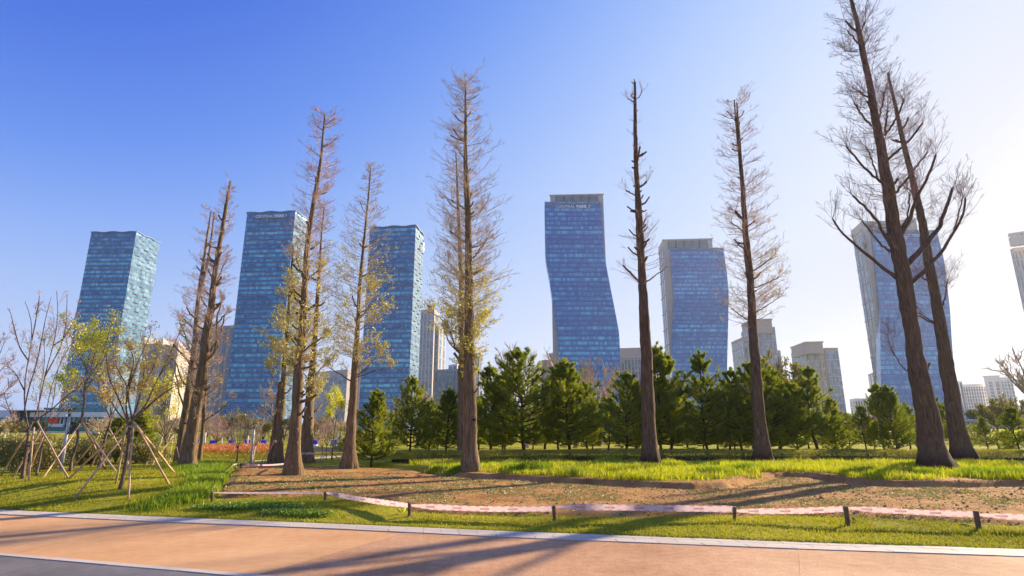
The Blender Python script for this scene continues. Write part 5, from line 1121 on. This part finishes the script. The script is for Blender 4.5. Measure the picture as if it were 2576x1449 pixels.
def sheet_tower(t, Lp, Rp, Y, thick, m, Ht, side=None, ang=0., lean=0):
    """waisted glass front: left and right outline (picture points, top first) at distance Y, real thickness behind it"""
    Lw = np.array([atY(x, y, Y+ang*((x-Lp[0][0]))) for x, y in Lp])[::-1]; Rw = np.array([atY(x, y, Y+ang*(x-Lp[0][0])) for x, y in Rp])[::-1]
    zt = min(Lw[-1][2], Rw[-1][2]); Z = np.arange(0, zt+.01, 1.1); Z = np.r_[Z[:-1], zt]; K = len(Z)
    def sm(W):
        x = np.interp(Z, W[:, 2], W[:, 0]); y = np.interp(Z, W[:, 2], W[:, 1]); k = np.ones(9)/9
        xs = np.convolve(np.pad(x, 4, mode='edge'), k, 'valid'); return xs, y
    lx, ly = sm(Lw); rx, ry = sm(Rw); N = 12; mb = MB(); s = np.linspace(0, 1, N)
    Xf = lx[:, None]*(1-s)+rx[:, None]*s; Yf = ly[:, None]*(1-s)+ry[:, None]*s; ZZ_ = np.repeat(Z[:, None], N, 1)
    idx = np.arange(K*N).reshape(K, N); U = np.stack([(Xf-lx.mean()), ZZ_], -1).reshape(-1, 2)
    mb.add(np.stack([Xf, Yf, ZZ_], -1).reshape(-1, 3), np.stack([idx[:-1, :-1], idx[:-1, 1:], idx[1:, 1:], idx[1:, :-1]], -1).reshape(-1, 4), 0, U)
    for xs, ys, sg in ((lx, ly, 1), (rx, ry, 0)):
        V = np.concatenate([np.c_[xs, ys, Z], np.c_[xs*(1+thick/Y*.5), ys+thick, Z]]); i = np.arange(K-1); F = np.stack([i, i+1, i+1+K, i+K], 1)
        mb.add(V, F if sg == 0 else F[:, ::-1], 0, np.concatenate([np.c_[ys*0, Z], np.c_[ys*0+thick, Z]]))
    mb.add([(lx[-1], ly[-1], Z[-1]), (rx[-1], ry[-1], Z[-1]), (rx[-1]*(1+thick/Y*.5), ry[-1]+thick, Z[-1]), (lx[-1]*(1+thick/Y*.5), ly[-1]+thick, Z[-1])], np.array([[0, 1, 2, 3]]), 1)
    mb.build('glass_front', [m, M['slab']], t, False, True)
    # glass balustrade on top and thin floor lines standing proud of the glass
    mb = MB(); mb.add([(lx[-1], ly[-1]-.2, Z[-1]), (rx[-1], ry[-1]-.2, Z[-1]), (rx[-1], ry[-1]-.2, Z[-1]+2.2), (lx[-1], ly[-1]-.2, Z[-1]+2.2)], np.array([[0, 1, 2, 3]]), 0, [(0, 0), (rx[-1]-lx[-1], 0), (rx[-1]-lx[-1], 2.2), (0, 2.2)]); mb.build('balustrade', M['g_right'], t, False, True)
    k = 0
    for z in np.arange(3.3*3, zt, 3.3):
        i = int(np.argmin(np.abs(Z-z))); MB().box(((lx[i]+rx[i])/2, (ly[i]+ry[i])/2-.12, z), (math.hypot(rx[i]-lx[i], ry[i]-ly[i])-.1, .22, .22), 0, (rx[i]-lx[i], ry[i]-ly[i])).build('floor_line', M['slab_b'], t)
    return lx, rx, Z
M['slab_b'] = simple('blue_floor_trim', (.05,.10,.30), .4, .3, .1)
def core_box(t, corners, Ht, louvres=None, m='stone', sidemat=None, depth=26, z0=0):
    """stone core: picture corners of its top, left back / front left / front right"""
    P = [atZ(*c, Ht)[:2] for c in corners]
    if len(P) == 2: a, b = P; poly = [a, b, b*(1+depth/b[1]), a*(1+depth/a[1])]; fa, fb = a, b
    else: l, a, b = P; poly = [l, a, b, b+(l-a)]; fa, fb = a, b
    MB().prism(poly, z0, Ht).build('stone_core', M[m], t, False, True)
    d = unit(fb-fa); nr = np.array([d[1], -d[0]]); nr = nr if nr@fa < 0 else -nr
    if len(P) == 3:
        l, a = P[0], P[1]; d2 = unit(a-l); n2 = np.array([d2[1], -d2[0]]); n2 = n2 if n2@(b-a) < 0 else -n2
        L = np.linalg.norm(a-l); n = max(3, int(L/5.5))
        for k in range(n):
            if k % 4 == 3: continue
            c = l+d2*L*(k+.5)/n+n2*.15; MB().prism([c-d2*L/n*.3-n2*.2, c+d2*L/n*.3-n2*.2, c+d2*L/n*.3+n2*.15, c-d2*L/n*.3+n2*.15], 4, Ht-8).build('window_strip', M['g_far'], t, False, True)
        for z in np.arange(12, Ht-6, 13.2): c = (l+a)/2+n2*.2; MB().box((c[0], c[1], z), (L, .9, .5), 0, d2).build('string_course', M[m], t)
    if louvres:
        L = np.linalg.norm(fb-fa); z1, hgt = Ht-1.2, louvres
        n = 5; MB().box(((fa+fb)[0]/2+nr[0]*.3, (fa+fb)[1]/2+nr[1]*.3, Ht-.35), (L+1, 1.0, .7), 0, d).build('coping', M[m], t)
        for k in range(n):
            c = fa+d*L*(.10+.80*(k+.5)/n); MB().box((c[0]+nr[0]*.1, c[1]+nr[1]*.1, z1-hgt/2), (L*.115, .5, hgt), 0, d).build('louvre_panel', M['g_far'], t)
            for s in (-.085, .085):
                q = c+d*L*s*.5; q = c+d*L*(.072 if s > 0 else -.072); MB().box((q[0]+nr[0]*.25, q[1]+nr[1]*.25, z1-hgt/2), (L*.012, .8, hgt), 0, d).build('fin', M['slab_dark'], t)
    return poly
Y4 = atZ(1440, 511, 152)[1]
t = thing('waisted_tower', 'tallest waisted cobalt glass tower with the sign CENTRAL PARK II', 'tower', (*atY(1450, 900, Y4)[:2], 0), 'waisted glass towers')
H4 = atY(1450, 490, Y4+3)[2]
core_box(t, [(1384,491), (1517,488)], H4, 8.5, depth=24)
sheet_tower(t, [(1370,515),(1371,590),(1372,651),(1382,702),(1391,767),(1398,813),(1404,861),(1406,926),(1407,1075)], [(1512,513),(1519,631),(1525,667),(1536,725),(1547,780),(1558,839),(1561,926),(1562,1075)], Y4, 9, M['g_blue'], H4)
A4, B4 = atY(1370, 515, Y4)[:2], atY(1512, 515, Y4)[:2]
sign(t, (1399,520), (1484,520), (atY(1440, 524, Y4)[2], 3), A4, B4, 0, .8, [('CENTRAL', 0), ('PARK', .035), ('II', 0)])
Y5 = atZ(1750, 628, 140)[1]; t = thing('waisted_tower', 'shorter waisted blue glass tower with a stone side, right of the mast-like trunk', 'tower', (*atY(1750, 900, Y5)[:2], 0), 'waisted glass towers')
H5 = atY(1740, 601, Y5+3)[2]; core_box(t, [(1656,623), (1667,603), (1791,600)], H5, 7.5)
sheet_tower(t, [(1685,630),(1690,690),(1694,748),(1692,813),(1690,892),(1690,1075)], [(1820,627),(1829,690),(1833,732),(1832,813),(1829,926),(1830,1075)], Y5, 9, M['g_blue'], H5)
Y6 = atZ(2280, 584, 140)[1]; t = thing('waisted_tower', 'wide curved glass tower behind the two leaning trees on the right', 'tower', (*atY(2280, 900, Y6)[:2], 0), 'waisted glass towers')
H6 = atY(2240, 556, Y6+4)[2]; core_box(t, [(2142,580), (2167,557), (2304,553)], H6, 0)
sheet_tower(t, [(2194,586),(2204,678),(2213,770),(2215,900),(2218,1000),(2220,1075)], [(2358,584),(2375,653),(2390,778),(2394,850),(2399,914),(2419,1005),(2436,1075)], Y6, 10, M['g_blue'], H6, ang=0)

# ---------------------------------------------------------------- other buildings
def block(parent, A, B, C, Ht, m='stone', bays=(4, 3), glass='winglass', roof=None, top=1.5, courses=13., w=.62, D=None, cname='wall', z0=0):
    """one volume: A-B front top edge, B-C right (or A-B left return and B-C front) in the picture, all at height Ht"""
    a, b, c = (atZ(*p, Ht)[:2] for p in (A, B, C)); d = a+(c-b) if D is None else atZ(*D, Ht)[:2]; poly = [a, b, c, d]; cen = (a+b+c+d)/4
    MB().prism(poly, z0, Ht).build(cname, M[m], parent)
    for e, nb in enumerate(bays):
        p, q = poly[e], poly[e+1]; L = np.linalg.norm(q-p); dr = (q-p)/L; nr = np.array([dr[1], -dr[0]]); nr = nr if nr@(p-cen) > 0 else -nr
        for k in range(nb):
            cc = p+dr*L*(k+.5)/nb; hw = L/nb*w/2
            MB().prism([cc-dr*hw-nr*.2, cc+dr*hw-nr*.2, cc+dr*hw+nr*.12, cc-dr*hw+nr*.12], max(z0, 3), Ht-top).build('window_strip', M[glass], parent, False, True)
        if courses and nb:
            for z in np.arange(max(z0, 0)+courses, Ht-top, courses):
                cc = (p+q)/2+nr*.12; MB().box((*cc, z), (L-.06, .5, .5), 0, dr).build('string_course', M[m], parent)
    if roof:
        o = (cen+(np.array(poly)-cen)*roof); MB().prism(o, Ht+.02, Ht+1.2).build('roof', M[m], parent)
    return poly
def bld(label, A, Ht, cat='building', name='office_building', group=None): p = atZ(*A, Ht); return thing(name, label, cat, (p[0], p[1], 0), group)
t = bld('cream apartment slab with many narrow windows behind the left blue tower', (362,853), 110, name='apartment_building', group='cream apartment blocks'); block(t, (352,856), (364,852), (402,858), 110, 'cream', (2, 9), 'flatglass', roof=1.02, courses=8, w=.34)
t = bld('cream apartment slab next to the right, a little lower', (402,856), 108, name='apartment_building', group='cream apartment blocks'); block(t, (400,858), (411,855), (444,868), 108, 'cream', (2, 9), 'flatglass', roof=1.02, courses=8, w=.34)
t = bld('cream apartment slab nearest the leaning pair', (440,862), 106, name='apartment_building', group='cream apartment blocks'); block(t, (440,864), (450,861), (482,886), 106, 'cream', (2, 9), 'flatglass', roof=1.02, courses=8, w=.34)
t = bld('grey stone apartment tower tucked left of the Central Park I tower', (530,826), 112, name='apartment_building'); block(t, (500,832), (562,822), (592,821), 112, 'stone_grey', (6, 2), roof=1.01, courses=10)
t = bld('green glass and stone flats with a bright sunlit end wall left of the split-foot tree', (775,938), 62, name='apartment_building'); block(t, (775,938), (875,929), (889,931), 62, 'stone', (9, 0), 'g_far', None, 5, 9, .7)
t = bld('beige slab peeking out left of the third wavy tower', (900,866), 100, name='apartment_building'); block(t, (902,864), (930,862), (945,864), 100, 'stone_grey', (3, 1))
t = bld('pale stone high-rise right of the third wavy tower', (1055,779), 130, name='apartment_building'); block(t, (1058,779), (1093,778), (1106,788), 130, 'stone', (4, 1), 'g_far', None, 4); block(t, (1080,822), (1105,821), (1122,832), 112, 'stone', (3, 2), 'g_far', None, 2, cname='lower_wing')
t = bld('low office block with a striped top floor left of the central trunks', (1094,930), 46); block(t, (1094,930), (1186,926), (1196,930), 46, 'stone_grey', (10, 1), 'g_far', None, 2, 9); block(t, (1128,918), (1150,915), (1156,916), 51, 'white', (2, 0), cname='roof_house', z0=45, courses=0)
t = bld('slim pale tower between the central trunk and the pines', (1195,896), 100, name='apartment_building'); block(t, (1194,897), (1207,895), (1213,897), 100, 'stone', (2, 1))
t = bld('small beige building left of the tallest waisted tower', (1380,888), 60); block(t, (1379,889), (1398,886), (1412,886), 60, 'stone', (2, 0)); block(t, (1362,906), (1382,905), (1392,905), 54, 'stone_grey', (3, 0), 'g_far', cname='lower_wing')
t = bld('flat-roofed stone building between the tallest waisted tower and the mast-like trunk', (1556,879), 62); block(t, (1552,880), (1611,878), (1618,879), 62, 'stone', (7, 0), 'g_far', 1.02, 7, 9); block(t, (1600,897), (1645,894), (1650,895), 58, 'stone', (4, 0), 'g_far', cname='lower_wing')
t = bld('stepped office building with overhanging roof right of the second waisted tower', (1868,819), 94); block(t, (1866,821), (1888,806), (1941,805), 96, 'stone_grey', (0, 0), 'g_far', 1.06, 3, 0, cname='roof_storey', z0=84); block(t, (1864,836), (1888,824), (1949,822), 90, 'stone_grey', (3, 7), 'g_far', None, 1, 8, .8)
block(t, (1890,884), (1905,882), (1963,881), 74, 'stone_grey', (0, 7), 'g_far', None, 1, 8, .8, cname='lower_storeys'); block(t, (1840,864), (1869,851), (1890,851), 80, 'stone_grey', (5, 2), 'g_far', 1.03, 2, 8, .7, cname='left_wing')
t = bld('two-part office block with a slanted overhanging roof', (1986,867), 80); block(t, (1990,876), (2025,863), (2069,862), 80, 'stone_grey', (0, 0), 'g_far', 1.07, 3, 0, cname='roof_storey', z0=70); block(t, (1990,888), (2025,877), (2072,876), 76, 'stone_grey', (6, 5), 'g_far', None, 1, 8, .72)
block(t, (2070,880), (2076,878), (2108,878), 74, 'stone_grey', (0, 4), 'g_far', 1.02, 2, 8, .85, cname='right_wing')
t = bld('small brown stone block against the wide curved tower', (2183,942), 52); block(t, (2183,942), (2196,937), (2220,937), 52, 'stone_grey', (2, 2), 'g_far')
t = bld('distant low white building before the sky gap on the right', (2137,1006), 32); block(t, (2137,1007), (2150,1005), (2183,1005), 32, 'white', (2, 5), roof=1.0, courses=6); block(t, (2176,1000), (2182,998), (2200,999), 34, 'white', (1, 2), courses=6, cname='right_wing')
t = bld('white flats with a stair tower and flat canopy roof right of the leaning trees', (2419,967), 44, name='apartment_building'); block(t, (2405,962), (2412,959), (2420,959), 46, 'white', (1, 1), courses=0, cname='left_turret'); block(t, (2415,968), (2420,967), (2478,965), 44, 'white', (1, 9), 'g_far', None, 3, 3.3, .6)
block(t, (2474,949), (2480,948), (2514,947), 50, 'white', (0, 2), 'g_far', 1.12, 5, 3.3, .5, cname='stair_tower'); block(t, (2512,953), (2516,952), (2546,952), 48, 'white', (0, 4), 'g_far', 1.02, 3, 3.3, .6, cname='right_wing')
t = bld('pale high-rise with a colonnaded crown cut by the right edge', (2537,590), 150, 'tower', 'apartment_tower')
block(t, (2541,628), (2548,624), (2640,612), 142, 'stone', (2, 9), 'g_far', None, 3, 12, .35); pl = block(t, (2537,600), (2543,596), (2640,584), 148, 'stone', (0, 0), courses=0, cname='crown_core', z0=141)
a_, b_ = atZ(2541, 594, 150)[:2], atZ(2640, 580, 150)[:2]; L = np.linalg.norm(b_-a_)
for k in range(9): c = a_+(b_-a_)*k/8; MB().box((c[0], c[1]-2.2, 145), (1.3, 1.4, 9), 0, b_-a_).build('column', M['stone'], t)
MB().box((*(a_+b_)/2-np.array([0, 1.6]), 150.5), (L+4, 4, 2.2), 0, b_-a_).build('crown_beam', M['stone'], t)

# low white building with the red panel, far left
t = thing('white_hall', 'low white building with a red panel and teal glass bands on the left horizon', 'building', (*atY(120, 1080, 200)[:2], 0))
def wl(x0, x1, y0, y1, Y, th, m, nm): a, b = atY(x0, y1, Y), atY(x1, y0, Y); MB().box(((a[0]+b[0])/2, Y+th/2, (a[2]+b[2])/2), (b[0]-a[0], th, b[2]-a[2])).build(nm, M[m], t)
YW = 200
wl(-90, 34, 1032, 1090, YW, 20, 'white', 'left_wing'); wl(20, 50, 1033, 1090, YW-2, 8, 'dkgrey', 'dark_porch'); wl(48, 74, 1036, 1090, YW-1, 12, 'dkgrey', 'grey_bay')
wl(16, 110, 1031.0, 1033, YW-4, 20, 'white', 'roof_edge')
wl(74, 256, 1037, 1049, YW-2, 22, 'white', 'upper_band'); wl(74, 252, 1049, 1066, YW, 20, 'teal', 'glass_band'); wl(74, 252, 1066, 1074, YW-2, 22, 'white', 'middle_band'); wl(74, 252, 1074, 1085, YW, 20, 'teal', 'glass_band'); wl(74, 252, 1085, 1094, YW-2, 22, 'white', 'lower_band')
wl(118, 147, 1050, 1065, YW-1, .9, 'red', 'red_panel'); wl(108, 262, 1025.5, 1036.5, YW+1, .3, 'teal', 'roof_balustrade')
for x in (84, 96, 150, 160, 172, 184, 200, 216, 232): wl(x, x+1.5, 1049, 1066, YW-.6, .5, 'white', 'mullion')
for x in (2, 13): wl(x-3, x+5, 1050, 1060, YW-.3, .5, 'teal', 'window')

# ---------------------------------------------------------------- air
USE_HAZE = True
if USE_HAZE:
    hz = mat('haze_air'); g = NG(hz); v = g.n('VolumePrincipled'); v.inputs['Color'].default_value = (.78, .89, 1, 1); v.inputs['Density'].default_value = .00016; v.inputs['Anisotropy'].default_value = .42
    o_ = hz.node_tree.nodes.new('ShaderNodeOutputMaterial'); hz.node_tree.links.new(v.outputs[0], o_.inputs['Volume'])
    mb = MB().box((0, 700, 84), (2600, 2200, 176)); o = mb.build('haze', hz); o['kind'] = 'stuff'; o['label'] = 'thin bluish air between the park and the towers'; o['category'] = 'haze'
